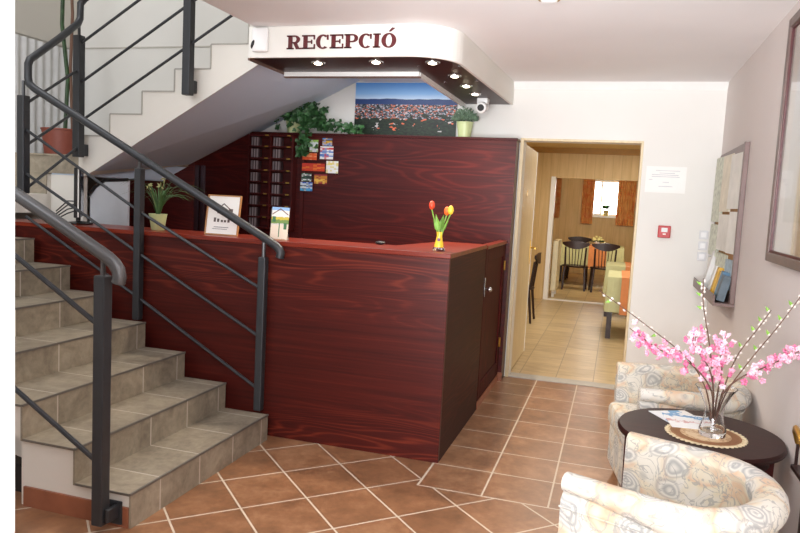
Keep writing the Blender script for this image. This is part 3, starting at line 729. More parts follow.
# spider plant on the counter
sp_ = thing('potted_plant', 'arching grassy plant in a pale green pot on the counter', 'plant', (-3.02, 4.13, HC))
pot(sp_, (-3.02, 4.13, HC), .044, .060, .112, M['pot_green'])
lf = MB(); rs = random.Random(8)
for i in range(48):
    a = rs.uniform(0, 2*PI); L_ = rs.uniform(.18, .36); w_ = .007; pts = []; up_ = rs.uniform(.12, .24)
    for k in range(7):
        t_ = k/6; pts.append(Vector((-3.02+math.cos(a)*(.015+L_*t_**1.5), 4.13+math.sin(a)*.45*(.015+L_*t_**1.5), HC+.11+up_*math.sin(t_*PI*.72)*1.0)))
    pts = [Vector((p.x, p.y, max(p.z, HC+.01))) for p in pts]
    sd = Vector((-math.sin(a), math.cos(a), .4)).normalized()
    L1 = [lf.bm.verts.new(p+sd*w_*(1-k/6.3)) for k, p in enumerate(pts)]; L2 = [lf.bm.verts.new(p-sd*w_*(1-k/6.3)) for k, p in enumerate(pts)]
    for k in range(6): lf.bm.faces.new((L1[k], L1[k+1], L2[k+1], L2[k]))
lf.build('foliage', plain('grass_leaf', sr(78, 112, 64), .5, var=.4, scale=14), sp_)
lf = MB()
for x, z in ((-2.955, .36), (-3.085, .31), (-2.985, .30)):
    lf.tube([(-3.02, 4.13, HC+.1), ((x-3.02)/2, 4.12, HC+z*.7), (x, 4.11, HC+z)], .0035, 5)
    for q in range(4): lf.leaf((x, 4.11, HC+z), (rs.gauss(0, 1), -.3, rs.gauss(.2, .6)), (0, -1, .2), .04, .014)
lf.build('flower_stalk', plain('cream_flower', sr(168, 166, 112), .6, var=.2), sp_)
# tall plant on the landing
tp = thing('potted_plant', 'tall stalked plant in a large terracotta pot on the stair landing', 'plant', (-5.08, 5.45, 1.765))
pc = (-5.06, 5.45, 1.765)
pot(tp, pc, .15, .178, .27, M['pot_terra'])
MB().tube([(-5.03, 5.45, 2.0), (-5.0, 5.45, 2.5), (-5.07, 5.45, 3.0), (-5.05, 5.45, 3.7)], .018, 8).build('stalk', M['leaf_dk'], tp, smooth=True)
MB().tube([(-4.96, 5.47, 2.0), (-4.99, 5.47, 2.6), (-4.97, 5.47, 3.1), (-5.0, 5.47, 3.6)], .014, 8).build('stalk', plain('brown_stalk', sr(104, 74, 58), .6), tp, smooth=True)
# white sheer curtain on the landing
cu = MB(); N = 60
for i in range(N):
    y0, y1 = 5.36+(i/N)*.85, 5.36+((i+1)/N)*.85; f = lambda k: XL+.07+.012*math.sin(k*.9)
    cu.poly([(f(i), y0, 1.78), (f(i+1), y1, 1.78), (f(i+1), y1, 2.90), (f(i), y0, 2.90)])
bmesh.ops.remove_doubles(cu.bm, verts=cu.bm.verts[:], dist=1e-4)
tag(cu.build('curtain', plain('sheer_white', sr(206, 206, 206), .8), smooth=True), 'white sheer curtain hanging behind the tall plant on the landing', 'curtain')

# ------------------------------------------------------------------ things on the counter
# computer monitor seen edge on
mo = thing('computer_monitor', 'black flat monitor seen edge on at the left of the counter', 'monitor', (-3.72, 4.15, HC))
MB().lathe([(.085, 0), (.09, .006), (.085, .014), (.02, .022)], (-3.70, 4.16, HC), 24).build('base', M['black'], mo, smooth=True)
def turn(m): bmesh.ops.rotate(m.bm, verts=m.bm.verts[:], cent=(-3.70, 4.15, 0), matrix=Matrix.Rotation(math.radians(38), 3, 'Z')); return m
turn(MB().box((-3.72, 4.135, HC+.015), (-3.69, 4.165, HC+.12))).build('stand', M['black'], mo)
turn(MB().box((-3.725, 3.99, HC+.05), (-3.683, 4.31, HC+.40))).build('housing', M['black'], mo, bevel=.006)
turn(MB().box((-3.682, 4.005, HC+.075), (-3.680, 4.295, HC+.385))).build('screen', plain('dark_screen', sr(40, 42, 60), .1), mo)
turn(MB().box((-3.700, 3.986, HC+.055), (-3.692, 3.989, HC+.395))).build('edge_highlight', M['white_gloss'], mo)  # white strip paints the highlight along the monitor's edge
cb = MB()
for k in range(4): cb.tube([(-3.75, 4.2, HC+.10+.02*k), (-3.83, 4.18, HC+.07+.03*k), (-3.95, 4.2, HC+.02+.02*k)], .005, 5)
cb.build('cable', M['black'], mo, smooth=True)
# office chair-like rounded grey screen behind the counter
gp = thing('screen_divider', 'light grey divider with rounded black top edge behind the monitor', 'divider', (-3.92, 4.73, 0))
pr_ = [(-4.10, .0), (-3.735, .0), (-3.735, 1.583), (-3.95, 1.572), (-4.04, 1.52), (-4.10, 1.45)]
MB().prism([(x, 4.72, z) for x, z in pr_], (0, .02, 0)).build('panel', plain('pale_grey_panel', sr(206, 209, 216), .4, var=.02), gp)
MB().tube([(-4.108, 4.715, 1.445), (-4.045, 4.715, 1.52), (-3.955, 4.715, 1.574), (-3.735, 4.715, 1.588)], .013, 8).build('edge_trim', M['black'], gp, smooth=True)

# framed print
fx0, fx1, fz0, fz1, fy = -2.62, -2.372, HC+.001, HC+.268, 4.075
ang = .16
fp = thing('framed_print', 'thin wooden frame with a black and white house drawing on the counter', 'picture frame', ((fx0+fx1)/2, fy, HC))
def lean(m, y=fy): 
    bmesh.ops.transform(m.bm, verts=m.bm.verts[:], matrix=Matrix.Translation((0, y, HC)) @ Euler((-ang, 0, 0)).to_matrix().to_4x4() @ Matrix.Translation((0, -y, -HC))); return m
fw_ = .008
lean(MB().box((fx0, fy, fz0), (fx0+fw_, fy+.014, fz1)).box((fx1-fw_, fy, fz0), (fx1, fy+.014, fz1)).box((fx0+fw_, fy, fz0), (fx1-fw_, fy+.014, fz0+fw_)).box((fx0+fw_, fy, fz1-fw_), (fx1-fw_, fy+.014, fz1))).build('frame', plain('oak_frame', sr(176, 126, 78), .4), fp)
mt = lean(MB().box((fx0+fw_, fy+.006, fz0+fw_), (fx1-fw_, fy+.01, fz1-fw_))).build('mat_board', M['paper'], fp)
cx_ = (fx0+fx1)/2; dr = MB(); yy = fy+.0045
dr.prism([(cx_-.05, yy, HC+.175), (cx_, yy, HC+.215), (cx_+.055, yy, HC+.175), (cx_+.05, yy, HC+.17), (cx_, yy, HC+.207), (cx_-.045, yy, HC+.17)], (0, .001, 0))
dr.box((cx_-.045, yy, HC+.145), (cx_+.07, yy+.001, HC+.158)).box((cx_+.04, yy, HC+.158), (cx_+.07, yy+.001, HC+.178)).box((cx_-.02, yy, HC+.158), (cx_-.005, yy+.001, HC+.18)).box((cx_+.01, yy, HC+.158), (cx_+.025, yy+.001, HC+.18))
for q in (-.065, -.04, -.012, .012, .038): dr.box((cx_+q, yy, HC+.088), (cx_+q+.016, yy+.001, HC+.100+abs(q)*.25))
lean(dr).build('drawing', plain('sepia_ink', sr(96, 84, 82), .7, var=.3), mt)
lean(MB().box((cx_-.06, yy, HC+.052), (cx_+.05, yy+.001, HC+.056)).box((cx_-.07, yy, HC+.04), (cx_+.04, yy+.001, HC+.043))).build('caption', M['ink'], mt)
MB().prism([(cx_-.03, fy+.035, HC+.001), (cx_+.03, fy+.085, HC+.001), (cx_+.03, fy+.09, HC+.001), (cx_, fy+.05, HC+.16)], (.004, 0, 0)).build('easel_leg', M['black'], fp)
# brochure holder
bx0, bx1, by = -2.105, -1.985, 4.02; ang = .12
bh = thing('brochure_stand', 'upright leaflet showing a house, standing on the counter beside the handrail', 'leaflet', ((bx0+bx1)/2, by, HC))
pbm = bands('house_leaflet_print', [(0, sr(200, 160, 130)), (.03, sr(236, 220, 200)), (.45, sr(224, 214, 204)), (.5, sr(120, 150, 80)), (.62, sr(206, 186, 70)), (.7, sr(238, 236, 230)), (.9, sr(150, 190, 235))], 2, 'CONSTANT', .10)
pg = lean(MB().box((bx0, by, HC+.001), (bx1, by+.004, HC+.21)), by).build('leaflet', pbm, bh)
d2 = MB(); cx_ = (bx0+bx1)/2
lean(d2.prism([(bx0+.004, by-.001, HC+.160), (cx_, by-.001, HC+.196), (bx1-.004, by-.001, HC+.160), (bx1-.004, by-.001, HC+.166), (cx_, by-.001, HC+.203), (bx0+.004, by-.001, HC+.166)], (0, .0008, 0)), by).build('roof_line', plain('roof_brown', sr(120, 84, 70), .6), pg)
lean(MB().box((cx_-.004, by-.001, HC+.02), (cx_+.002, by-.0002, HC+.11)).box((bx0+.008, by-.001, HC+.115), (bx0+.03, by-.0002, HC+.15)).box((bx1-.03, by-.001, HC+.07), (bx1-.01, by-.0002, HC+.11)), by).build('picture_detail', plain('leaflet_green', sr(70, 120, 80), .6), pg)
MB().prism([(bx0+.02, by+.02, HC+.001), (bx0+.02, by+.07, HC+.001), (bx0+.02, by+.025, HC+.12)], (.08, 0, 0)).build('support', M['glass'], bh)
# tulip vase
tv = thing('vase', 'small yellow glass vase with clear foot on the counter corner', 'vase', (-1.02, 4.12, HC))
vc = (-1.02, 4.12, HC+.001)
MB().lathe([(.036, 0), (.038, .012), (.032, .018), (.03, .022)], vc, 20).build('foot', M['glass'], tv, smooth=True)
MB().lathe([(.03, .022), (.03, .03), (.021, .065), (.017, .09), (.020, .115), (.017, .115), (.014, .09), (.018, .065), (.026, .032), (.001, .03)], vc, 20, cap=False).build('body', plain('yellow_glass', sr(226, 190, 60), .15), tv, smooth=True)
MB().box((-1.026, 4.12-.030, HC+.06), (-1.008, 4.12-.020, HC+.078)).build('emblem', plain('purple_enamel', sr(120, 80, 110), .4), tv, bevel=.003)
TZ = HC
def tulip(tip, c, label, second=None):
    t = thing('tulip', label, 'flower', (-1.02, 4.12, HC+.05), 0, 'tulips in the yellow vase')
    tip = Vector(tip)
    MB().tube([(-1.02, 4.12, HC+.045), (-1.02+(tip.x+1.02)*.35, 4.115, HC+.13), tip-Vector((0, 0, .02))], .004, 6).build('stem', M['leaf_lt'], t, smooth=True)
    m = MB()
    m.lathe([(.004, -.024), (.014, -.016), (.019, 0), (.017, .014), (.010, .026), (.003, .030)], tip, 12)
    m.build('petals', c, t, smooth=True)
    l = MB(); sgn = 1 if tip.x > -1.02 else -1
    l.leaf((-1.02, 4.11, HC+.11), (sgn*.22, -.1, 1), (0, -1, .1), .115, .034).leaf((-1.02, 4.125, HC+.10), (sgn*.5, .1, .9), (0, -1, .2), .10, .026)
    l.build('leaf', M['leaf_lt'], t, solidify=.001)
    return t
mr = plain('red_petal', sr(226, 74, 44), .45, var=.15); my = plain('yellow_petal', sr(240, 196, 60), .45, var=.08); mo_ = plain('orange_petal', sr(232, 104, 40), .45, var=.2)
tulip((-1.075, 4.11, HC+.27), mr, 'red tulip leaning left in the yellow vase')
tulip((-.955, 4.10, HC+.247), my, 'yellow tulip leaning right in the yellow vase')
tulip((-.985, 4.13, HC+.240), mo_, 'orange yellow tulip between the red and the yellow one')
# cup-like mouse shape and pen hints on the far side of the counter
tag(MB().ball((-1.45, 4.28, HC+.012), .03, 2, (1.2, .8, .4)).build('computer_mouse', M['black'], smooth=True), 'black computer mouse lying near the back edge of the counter', 'mouse')

# ------------------------------------------------------------------ dining door leaf
dl = thing('door_leaf', 'open beech dining room door with brass handle', 'door', (DX0+.012, YB+.17, 0))
LX, LY0, LY1 = DX0+.004, YB+.175, 7.42
MB().box((LX-.05, LY0, .012), (LX-.01, LY1, 2.10)).build('panel', M['beige_door'], dl, bevel=.003)
MB().box((LX-.012, LY1-.012, .012), (LX-.006, LY1+.001, 2.10)).build('edge_strip', M['white_gloss'], dl)
MB().box((LX-.0095, LY1-.11, .95), (LX-.004, LY1-.07, 1.20)).build('handle_plate', M['brass'], dl)
MB().tube([(LX-.006, LY1-.09, 1.12), (LX+.05, LY1-.09, 1.12), (LX+.055, LY1-.1, 1.12), (LX+.055, LY1-.22, 1.12)], .01, 8).build('handle', M['brass'], dl, smooth=True)
MB().box((LX-.0095, 6.78, 1.64), (LX-.007, 6.83, 1.70)).build('number_plate', M['brass'], dl)
MB().box((LX-.009, LY1-.02, 1.40), (LX-.004, LY1+.003, 1.50)).build('lock_plate', M['plastic'], dl)

# ------------------------------------------------------------------ back wall fittings
nt = thing('notice', 'white printed notice taped to the back wall by the doorway', 'notice', (.35, YB, 1.82))
pg = MB().box((.195, YB-.003, 1.715), (.51, YB-.0005, 1.932)).build('sheet', M['paper'], nt)
ln = MB(); rs = random.Random(2)
for z, a, b_ in ((1.895, .27, .46), (1.875, .30, .42), (1.86, .24, .45), (1.845, .24, .46), (1.82, .22, .25), (1.80, .33, .38), (1.765, .30, .41)):
    ln.box((a, YB-.0037, z), (b_, YB-.0031, z+.004))
ln.build('printed_lines', plain('pale_ink', sr(186, 188, 196), .7), pg)
fa = thing('fire_alarm', 'red fire alarm call point on the back wall', 'alarm', (.373, YB, 1.39))
MB().box((.326, YB-.035, 1.342), (.425, YB-.001, 1.443)).build('housing', M['red'], fa, bevel=.006)
MB().box((.352, YB-.037, 1.39), (.400, YB-.0352, 1.425)).build('glass_panel', plain('alarm_window', sr(214, 214, 214), .3), fa)
MB().box((.365, YB-.037, 1.368), (.389, YB-.0352, 1.378)).build('symbol', M['paper'], fa)
for i, (z, lb) in enumerate(((1.385, 'top'), (1.296, 'middle'), (1.207, 'bottom'))):
    t = thing('light_switch', 'white light switch, %s of the three beside the notice board' % lb, 'switch', (.682, YB, z), 0, 'light switches')
    MB().box((.648, YB-.012, z-.036), (.718, YB-.001, z+.036)).build('plate', plain('switch_plate', sr(218, 218, 220), .35, var=.02), t, bevel=.006)
    MB().box((.663, YB-.017, z-.02), (.703, YB-.0121, z+.02)).build('rocker', M['plastic'], t, bevel=.003)
# ceiling lamp at the top edge
cl = thing('ceiling_lamp', 'round frosted ceiling lamp with bronze rim at the top edge', 'lamp', (-.44, 3.84, ZC))
MB().lathe([(.052, 0), (.055, -.010), (.042, -.012)], (-.425, 3.765, ZC-.001), 28).build('rim', M['brass'], cl, smooth=True)
MB().lathe([(.044, -.0122), (.038, -.020), (.02, -.026), (.001, -.027)], (-.425, 3.765, ZC-.001), 24).build('shade', M['plastic'], cl, smooth=True)

# ------------------------------------------------------------------ right wall: picture and notice board
def on_right(y0, z0, y1, z1, d0, d1): return ((XR-d1, y0, z0), (XR-d0, y1, z1))
pf = thing('framed_picture', 'large framed picture under glass on the right wall', 'picture', (XR, 3.5, 1.33))
py0, py1, pz0, pz1, fw_ = 2.75, 3.965, 1.335, 2.53, .045
m = MB()
for a in ((py0, pz0, py0+fw_, pz1), (py1-fw_, pz0, py1, pz1), (py0+fw_, pz0, py1-fw_, pz0+fw_), (py0+fw_, pz1-fw_, py1-fw_, pz1)): m.box(*on_right(*a, .001, .03))
m.build('frame', plain('grey_brown_frame', sr(104, 84, 78), .35, var=.15), pf, bevel=.004)
m = MB(); q = .011
for a in ((py0+fw_, pz0+fw_, py0+fw_+q, pz1-fw_), (py1-fw_-q, pz0+fw_, py1-fw_, pz1-fw_), (py0+fw_+q, pz0+fw_, py1-fw_-q, pz0+fw_+q), (py0+fw_+q, pz1-fw_-q, py1-fw_-q, pz1-fw_)): m.box(*on_right(*a, .001, .022))
m.build('inner_frame', plain('maroon_slip', sr(78, 20, 24), .4), pf)
MB().box(*on_right(py0+fw_+q, pz0+fw_+q, py1-fw_-q, pz1-fw_-q, .001, .008)).build('mat_board', plain('cream_mat', sr(226, 214, 202), .5), pf)
MB().box(*on_right(py0+.2, pz0+.2, py1-.22, pz1-.2, .0082, .010)).build('print', bands('landscape_print', [(0, sr(196, 186, 170)), (.3, sr(206, 200, 190)), (.6, sr(216, 214, 212)), (1, sr(220, 222, 226))], 2, 'LINEAR', .3), pf)
MB().box(*on_right(py0+fw_+q, pz0+fw_+q, py1-fw_-q, pz1-fw_-q, .013, .015)).build('pane', M['glass'], pf)

nb = thing('notice_board', 'cork notice board in a mauve brown frame with brochure tray', 'notice board', (XR, 5.55, 1.0))
ny0, ny1, nz0, nz1 = 4.93, 6.17, .985, 2.025
m = MB(); fw_ = .05
for a, dp in (((ny0, nz0, ny0+fw_, nz1), .03), ((ny1-fw_, nz0, ny1, nz1), .016), ((ny0+fw_, nz0, ny1-fw_, nz0+fw_), .02), ((ny0+fw_, nz1-fw_, ny1-fw_, nz1), .02)): m.box(*on_right(*a, .001, dp))
mauve = plain('mauve_brown_frame', sr(122, 100, 96), .4, var=.12)
m.build('frame', mauve, nb, bevel=.003)
MB().box(*on_right(ny0+fw_, nz0+fw_, ny1-fw_, nz1-fw_, .001, .015)).build('cork', plain('cork', sr(176, 132, 84), .9, var=.25, scale=80), nb)
MB().box(*on_right(ny0, nz0-.02, ny1+.02, nz0-.001, .001, .13)).box(*on_right(ny0, nz0-.001, ny1+.02, nz0+.05, .12, .13)).build('tray', mauve, nb)
pc_ = [plain('paper_white', sr(240, 238, 230), .6), plain('paper_map', sr(214, 218, 200), .6, var=.25, scale=30), plain('paper_blue', sr(172, 190, 200), .6, var=.2, scale=30), plain('paper_cream', sr(236, 228, 208), .6, var=.1)]
sheets = [(4.99, 1.60, 5.36, 1.97, 0, 'white sheet at the top near corner'), (5.38, 1.58, 5.74, 1.99, 3, 'cream sheet at the top centre'), (5.76, 1.50, 6.15, 2.0, 1, 'greenish map sheet at the top far corner'),
          (5.02, 1.30, 5.22, 1.58, 0, 'white sheet below the top near one'), (5.34, 1.30, 5.72, 1.56, 0, 'white folded sheet at the centre'), (5.76, 1.24, 6.15, 1.48, 1, 'map sheet at the far middle'),
          (5.05, 1.06, 5.20, 1.26, 2, 'blue leaflet low at the near side'), (5.28, 1.06, 5.68, 1.28, 1, 'map leaflet low at the centre'), (5.70, 1.05, 6.14, 1.22, 0, 'white sheet low at the far side')]
for i, (a, z0, b_, z1, k, lb) in enumerate(sheets):
    tag(MB().solid([(XR-.017, a, z0), (XR-.017, b_, z0), (XR-.017, b_, z1), (XR-.017, a, z1)], [(XR-.018-.022*((i*7) % 3)/2, a, z0), (XR-.046, b_, z0), (XR-.042, b_, z1), (XR-.019, a, z1)]).build('pinned_paper', pc_[k]), lb + ' of the cork notice board', 'paper', 'papers pinned on the notice board')
bm_ = [plain('leaflet_yellow', sr(226, 178, 60), .5, var=.2), plain('leaflet_slate', sr(96, 110, 120), .5, var=.2), plain('leaflet_white', sr(228, 228, 226), .5, var=.05), plain('leaflet_blue', sr(90, 130, 160), .5, var=.3)]
for i, (y, k, h, lb) in enumerate(((5.0, 1, .17, 'slate grey'), (5.08, 3, .19, 'blue'), (5.17, 0, .18, 'bright yellow'), (5.30, 0, .20, 'amber yellow'), (5.46, 2, .2, 'plain white'), (5.80, 2, .36, 'tall white'))):
    tag(MB().box((XR-.105, y, nz0+.001), (XR-.055, y+.09, nz0+h), rot=(0, .22, 0), pivot=(XR-.055, y, nz0+.001)).build('leaflet_pack', bm_[k], bevel=.002), '%s leaflet pack standing in the notice board tray' % lb, 'leaflets', 'leaflets in the board tray')

# ------------------------------------------------------------------ armchairs
def make_armchair(loc, rz, label):
    t = thing('armchair', label, 'armchair', loc, rz, 'matching tub armchairs')
    HW, L, RB, H = .300, .30, .255, .655
    path = [(L, HW)] + [(L-.12*k, HW) for k in (1, 2)] + [(-.02, HW)]
    path += [(-.02-RB*math.sin(a)*.98, HW*math.cos(a)) for a in [PI*i/18 for i in range(1, 18)]]
    path += [(-.02, -HW)] + [(L-.12*k, -HW) for k in (2, 1)] + [(L, -HW)]
    # cross-section (outward n, z): thick padded wall with a rolled top
    def section(w):     # w = 0 at the thin arm fronts, 1 round the rolled back
        r = .036+.022*w; cz = H-r*.9; sec = [(-.036, .20), (-.036, .40), (-.036, cz-.04)]
        sec += [(.004*w+r*math.cos(a), cz+r*.9*math.sin(a)) for a in [PI*.92-i*PI*1.32/10 for i in range(11)]]
        return sec+[(.03, cz-.055), (.03, .40), (.012, .07), (-.03, .07)]
    def roll(p): return max(0., min(1., (L-.06-p[0])/.30))
    m = MB(); rings = []
    for i, p in enumerate(path):
        a = Vector(path[max(i-1, 0)]); c = Vector(path[min(i+1, len(path)-1)]); d = (c-a).normalized(); n = Vector((d.y, -d.x))*-1
        if n.dot(Vector((p[0]+.02, p[1])) if p[0] < 0 else Vector((0, p[1]))) < 0: n = -n
        rings.append([m.bm.verts.new((p[0]+n.x*u, p[1]+n.y*u, z)) for u, z in section(roll(p))])
    k = len(rings[0])
    for a, b_ in zip(rings, rings[1:]):
        for j in range(k): m.bm.faces.new((a[j], a[(j+1) % k], b_[(j+1) % k], b_[j]))
    m.bm.faces.new(rings[0][::-1]); m.bm.faces.new(rings[-1])
    m.build('tub_shell', M['fabric'], t, world=False, smooth=True, bevel=.012)
    # piping seam under the roll
    s = MB(); s.tube([(p[0], p[1], .545) for p in [((x if x >= 0 else x*1.13), y*1.115) for x, y in path]], .004, 6)
    s.build('piping', M['fabric'], t, world=False, smooth=True)
    c = MB(); out = [(.345, -.255), (.345, .255), (-.02, .26)] + [(-.02-.21*math.sin(a), .26*math.cos(a)) for a in [PI*i/12 for i in range(1, 12)]] + [(-.02, -.26)]
    c.prism([(x, y, .30) for x, y in out], (0, 0, .13)); c.build('seat_cushion', M['fabric'], t, world=False, bevel=.03, smooth=True)
    c = MB(); c.box((-.19, -.258, .07), (.325, .258, .298)); c.build('base', M['fabric'], t, world=False, bevel=.01)
    for x, y in ((.27, .26), (.27, -.26), (-.17, .18), (-.17, -.18)):
        MB().lathe([(.014, 0), (.02, .03), (.026, .069)], (x, y, 0), 12).build('leg', M['chairwood'], t, world=False, smooth=True)
    return t
ch1 = make_armchair((.285, 2.565, 0), PI-math.radians(21), 'pale paisley tub armchair in the foreground, nearest the camera')
ch2 = copy_tree(ch1); ch2.location = (.415, 4.075, 0); ch2.rotation_euler = (0, 0, PI+math.radians(10.5))
ch2['label'] = 'pale paisley tub armchair behind the round table'

# ------------------------------------------------------------------ round table and what is on it
TX, TY, TH = .415, 3.285, .60
rt = thing('round_table', 'dark wood round side table between the two armchairs', 'table', (TX, TY, 0))
MB().lathe([(.325, TH-.032), (.342, TH-.026), (.345, TH-.012), (.338, TH), (.001, TH)], (TX, TY, 0), 48).build('table_top', M['dkwood'], rt, smooth=True)
MB().lathe([(.275, TH-.09), (.285, TH-.09), (.285, TH-.033), (.275, TH-.033)], (TX, TY, 0), 40).build('apron', M['dkwood'], rt, smooth=True)
for a in (PI*1.02, PI*.52, PI*.02, PI*1.52):
    x, y = TX+.285*math.cos(a), TY+.285*math.sin(a)
    MB().solid([(x-.016, y-.016, 0), (x+.016, y-.016, 0), (x+.016, y+.016, 0), (x-.016, y+.016, 0)], [(x-.025, y-.025, TH-.033), (x+.025, y-.025, TH-.033), (x+.025, y+.025, TH-.033), (x-.025, y+.025, TH-.033)]).build('leg', M['mahog_z'], rt, bevel=.003)
DXc, DYc = .435, 3.235
do = thing('doily', 'round woven brown and cream doily under the glass vase', 'doily', (DXc, DYc, TH))
def doily_mat():
    t = NT('woven_doily'); v = t.coord(); X, Y, Z = t.xyz(v)
    r = t.math('SQRT', t.math('ADD', t.math('MULTIPLY', X, X), t.math('MULTIPLY', Y, Y)))
    n = t.noise(v, 26., 3, .6, 1.)
    c = t.ramp(t.math('MULTIPLY', r, 6.), [(.0, sr(214, 190, 156)), (.50, sr(206, 178, 140)), (.62, sr(140, 98, 64)), (.80, sr(148, 108, 74)), (.86, sr(214, 198, 160)), (1, sr(224, 210, 176))], 'CONSTANT')
    t.col(t.mix(t.math('MULTIPLY', t.math('GREATER_THAN', n, .55), .5), c, sr(150, 104, 74))); t.set(Roughness=.95); t.bump(t.noise(v, 260., 2), .4, .003); return t.m
DM = doily_mat()
MB().lathe([(.155, 0), (.158, .002), (.15, .004), (.001, .004)], (0, 0, .0005), 48).build('cloth', DM, do, world=False)
m = MB()
for i in range(44):
    a = 2*PI*i/44; m.ball((.160*math.cos(a), .160*math.sin(a), .003), .009, 1, (1, 1, .35))
m.build('lace_edge', plain('cream_lace', sr(226, 212, 178), .9, var=.1), do, world=False)
tag(MB().box((.26, 3.31, TH+.0005), (.45, 3.56, TH+.004), rot=(0, 0, .5)).build('brochure', bands('blue_brochure_print', [(0, sr(232, 236, 240)), (.3, sr(120, 170, 210)), (.5, sr(232, 232, 230)), (.7, sr(90, 140, 190)), (.85, sr(226, 228, 230))], 0, 'CONSTANT', .5)), 'blue and white brochure fanned open on the round table', 'brochure', 'brochures on the round table')
tag(MB().box((.285, 3.29, TH+.0045), (.475, 3.50, TH+.007), rot=(0, 0, .15)).build('brochure', bands('white_brochure_print', [(0, sr(238, 240, 242)), (.4, sr(210, 170, 170)), (.5, sr(238, 240, 242)), (.75, sr(110, 160, 205)), (.9, sr(240, 240, 240))], 1, 'CONSTANT', .5)), 'white brochure lying uppermost beside the doily', 'brochure', 'brochures on the round table')
VX, VY, VZ = .46, 3.235, TH+.005
va = thing('glass_vase', 'clear waisted glass vase holding the blossom branches', 'vase', (VX, VY, VZ))
MB().lathe([(.001, 0), (.052, 0), (.056, .008), (.055, .03), (.042, .07), (.037, .10), (.044, .14), (.066, .185), (.085, .212), (.081, .212), (.062, .187), (.040, .142), (.033, .10), (.037, .07), (.048, .035), (.046, .02), (.001, .016)], (VX, VY, VZ), 32, cap=False).build('body', M['glass'], va, smooth=True)

# blossom and willow branches
bl0 = MB()
for k in range(5):
    a = 2*PI*k/5; bl0.ball((.0085*math.cos(a), .0085*math.sin(a), .002*(k % 2)), .0085, 1, (1, .8, .45), (0, -.5, a))
PINK = []
for nm, c in (('pink_petal', sr(242, 170, 196)), ('pale_pink_petal', sr(250, 208, 222)), ('deep_pink_petal', sr(224, 120, 160))): PINK.append(plain(nm, c, .6, var=.12, scale=60))
blossom_mesh = []
o = bl0.build('blossom', PINK[0]); blossom_mesh.append(o.data); bpy.data.objects.remove(o)
for pm in PINK[1:]:
    d = blossom_mesh[0].copy(); d.materials.clear(); d.materials.append(pm); blossom_mesh.append(d)
twig = plain('brown_twig', sr(104, 74, 62), .7, var=.2)
catk = plain('silver_catkin', sr(214, 206, 198), .8, var=.1)
def spline(P, n=24):
    P = [Vector(p) for p in P]; out = []
    Q = [P[0]*2-P[1]]+P+[P[-1]*2-P[-2]]
    for i in range(1, len(Q)-2):
        for k in range(n//(len(P)-1)):
            t = k/(n//(len(P)-1)); a, b_, c, d = Q[i-1], Q[i], Q[i+1], Q[i+2]
            out.append(.5*((2*b_)+(c-a)*t+(2*a-5*b_+4*c-d)*t*t+(3*b_-a-3*c+d)*t**3))
    return out+[P[-1]]
rb = random.Random(11)
base = (VX, VY, VZ+.03)
def blossom_branch(P, label, start, n, spread):
    t = thing('blossom_branch', label, 'branch', base, 0, 'pink blossom branches')
    sp = spline([base]+P)
    MB().tube(sp, .0042, 6, .002).build('stem', twig, t, smooth=True)
    for i in range(n):
        u_ = start+(1-start)*(i+rb.random()*.8)/n; p = sp[min(len(sp)-1, int(u_*(len(sp)-1)))].copy()
        p += Vector((rb.gauss(0, spread), rb.gauss(0, spread*.8), rb.gauss(0, spread)))
        b_ = bpy.data.objects.new('blossom', blossom_mesh[rb.choice((0, 0, 1, 1, 2))]); C.objects.link(b_); b_.parent = t
        b_.location = p-Vector(base); b_.rotation_euler = (PI/2+rb.gauss(0, .6), rb.gauss(0, .5), rb.uniform(0, 6)); s = rb.uniform(.85, 1.25); b_.scale = (s, s, s)
def willow(P, label, start, n):
    t = thing('willow_twig', label, 'twig', base, 0, 'catkin twigs')
    sp = spline([base]+P, 30); MB().tube(sp, .0036, 6, .0016).build('stem', twig, t, smooth=True)
    c = MB(); l = MB()
    for i in range(n):
        u_ = start+(1-start)*(i+.5)/n; j = min(len(sp)-2, int(u_*(len(sp)-1))); p = sp[j]; d = (sp[j+1]-sp[j]).normalized(); sd = d.cross(Vector((0, 1, 0)))*(1 if i % 2 else -1)
        c.ball(p+sd*.006+d*.004, .0055, 1, (.9, .9, 1.5), d.to_track_quat('Z', 'Y').to_euler())
        if i % 4 == 1: l.leaf(p, d*.6+sd, (0, -1, .2), .034, .014)
    c.build('catkins', catk, t, smooth=True); l.build('leaf', M['leaf_lt'], t)
blossom_branch([(.44, 3.225, .80), (.34, 3.20, .915), (.21, 3.18, .965), (.085, 3.17, 1.045)], 'pink blossom branch reaching furthest left from the glass vase', .48, 58, .017)
blossom_branch([(.45, 3.24, .80), (.42, 3.22, .90), (.36, 3.21, .985), (.36, 3.20, 1.055)], 'pink blossom branch upright at the left of the middle of the vase', .42, 52, .026)
blossom_branch([(.47, 3.25, .80), (.475, 3.24, .90), (.462, 3.23, .985), (.475, 3.22, 1.045)], 'pink blossom branch standing straight up in the middle of the vase', .34, 50, .019)
blossom_branch([(.49, 3.235, .79), (.545, 3.22, .87), (.62, 3.20, .925), (.70, 3.18, .985), (.745, 3.17, 1.02)], 'pink blossom branch reaching furthest right toward the wall', .48, 44, .015)
willow([(.42, 3.24, .80), (.33, 3.24, .93), (.15, 3.22, 1.06), (-.055, 3.20, 1.195)], 'long catkin twig pointing left toward the dining doorway', .55, 16)
willow([(.45, 3.26, .82), (.42, 3.28, 1.0), (.385, 3.30, 1.16), (.375, 3.30, 1.275)], 'catkin twig rising upright below the notice board', .55, 15)
willow([(.49, 3.25, .80), (.53, 3.26, .95), (.60, 3.26, 1.08), (.645, 3.26, 1.165)], 'catkin twig slanting right, shorter of the right pair', .42, 18)
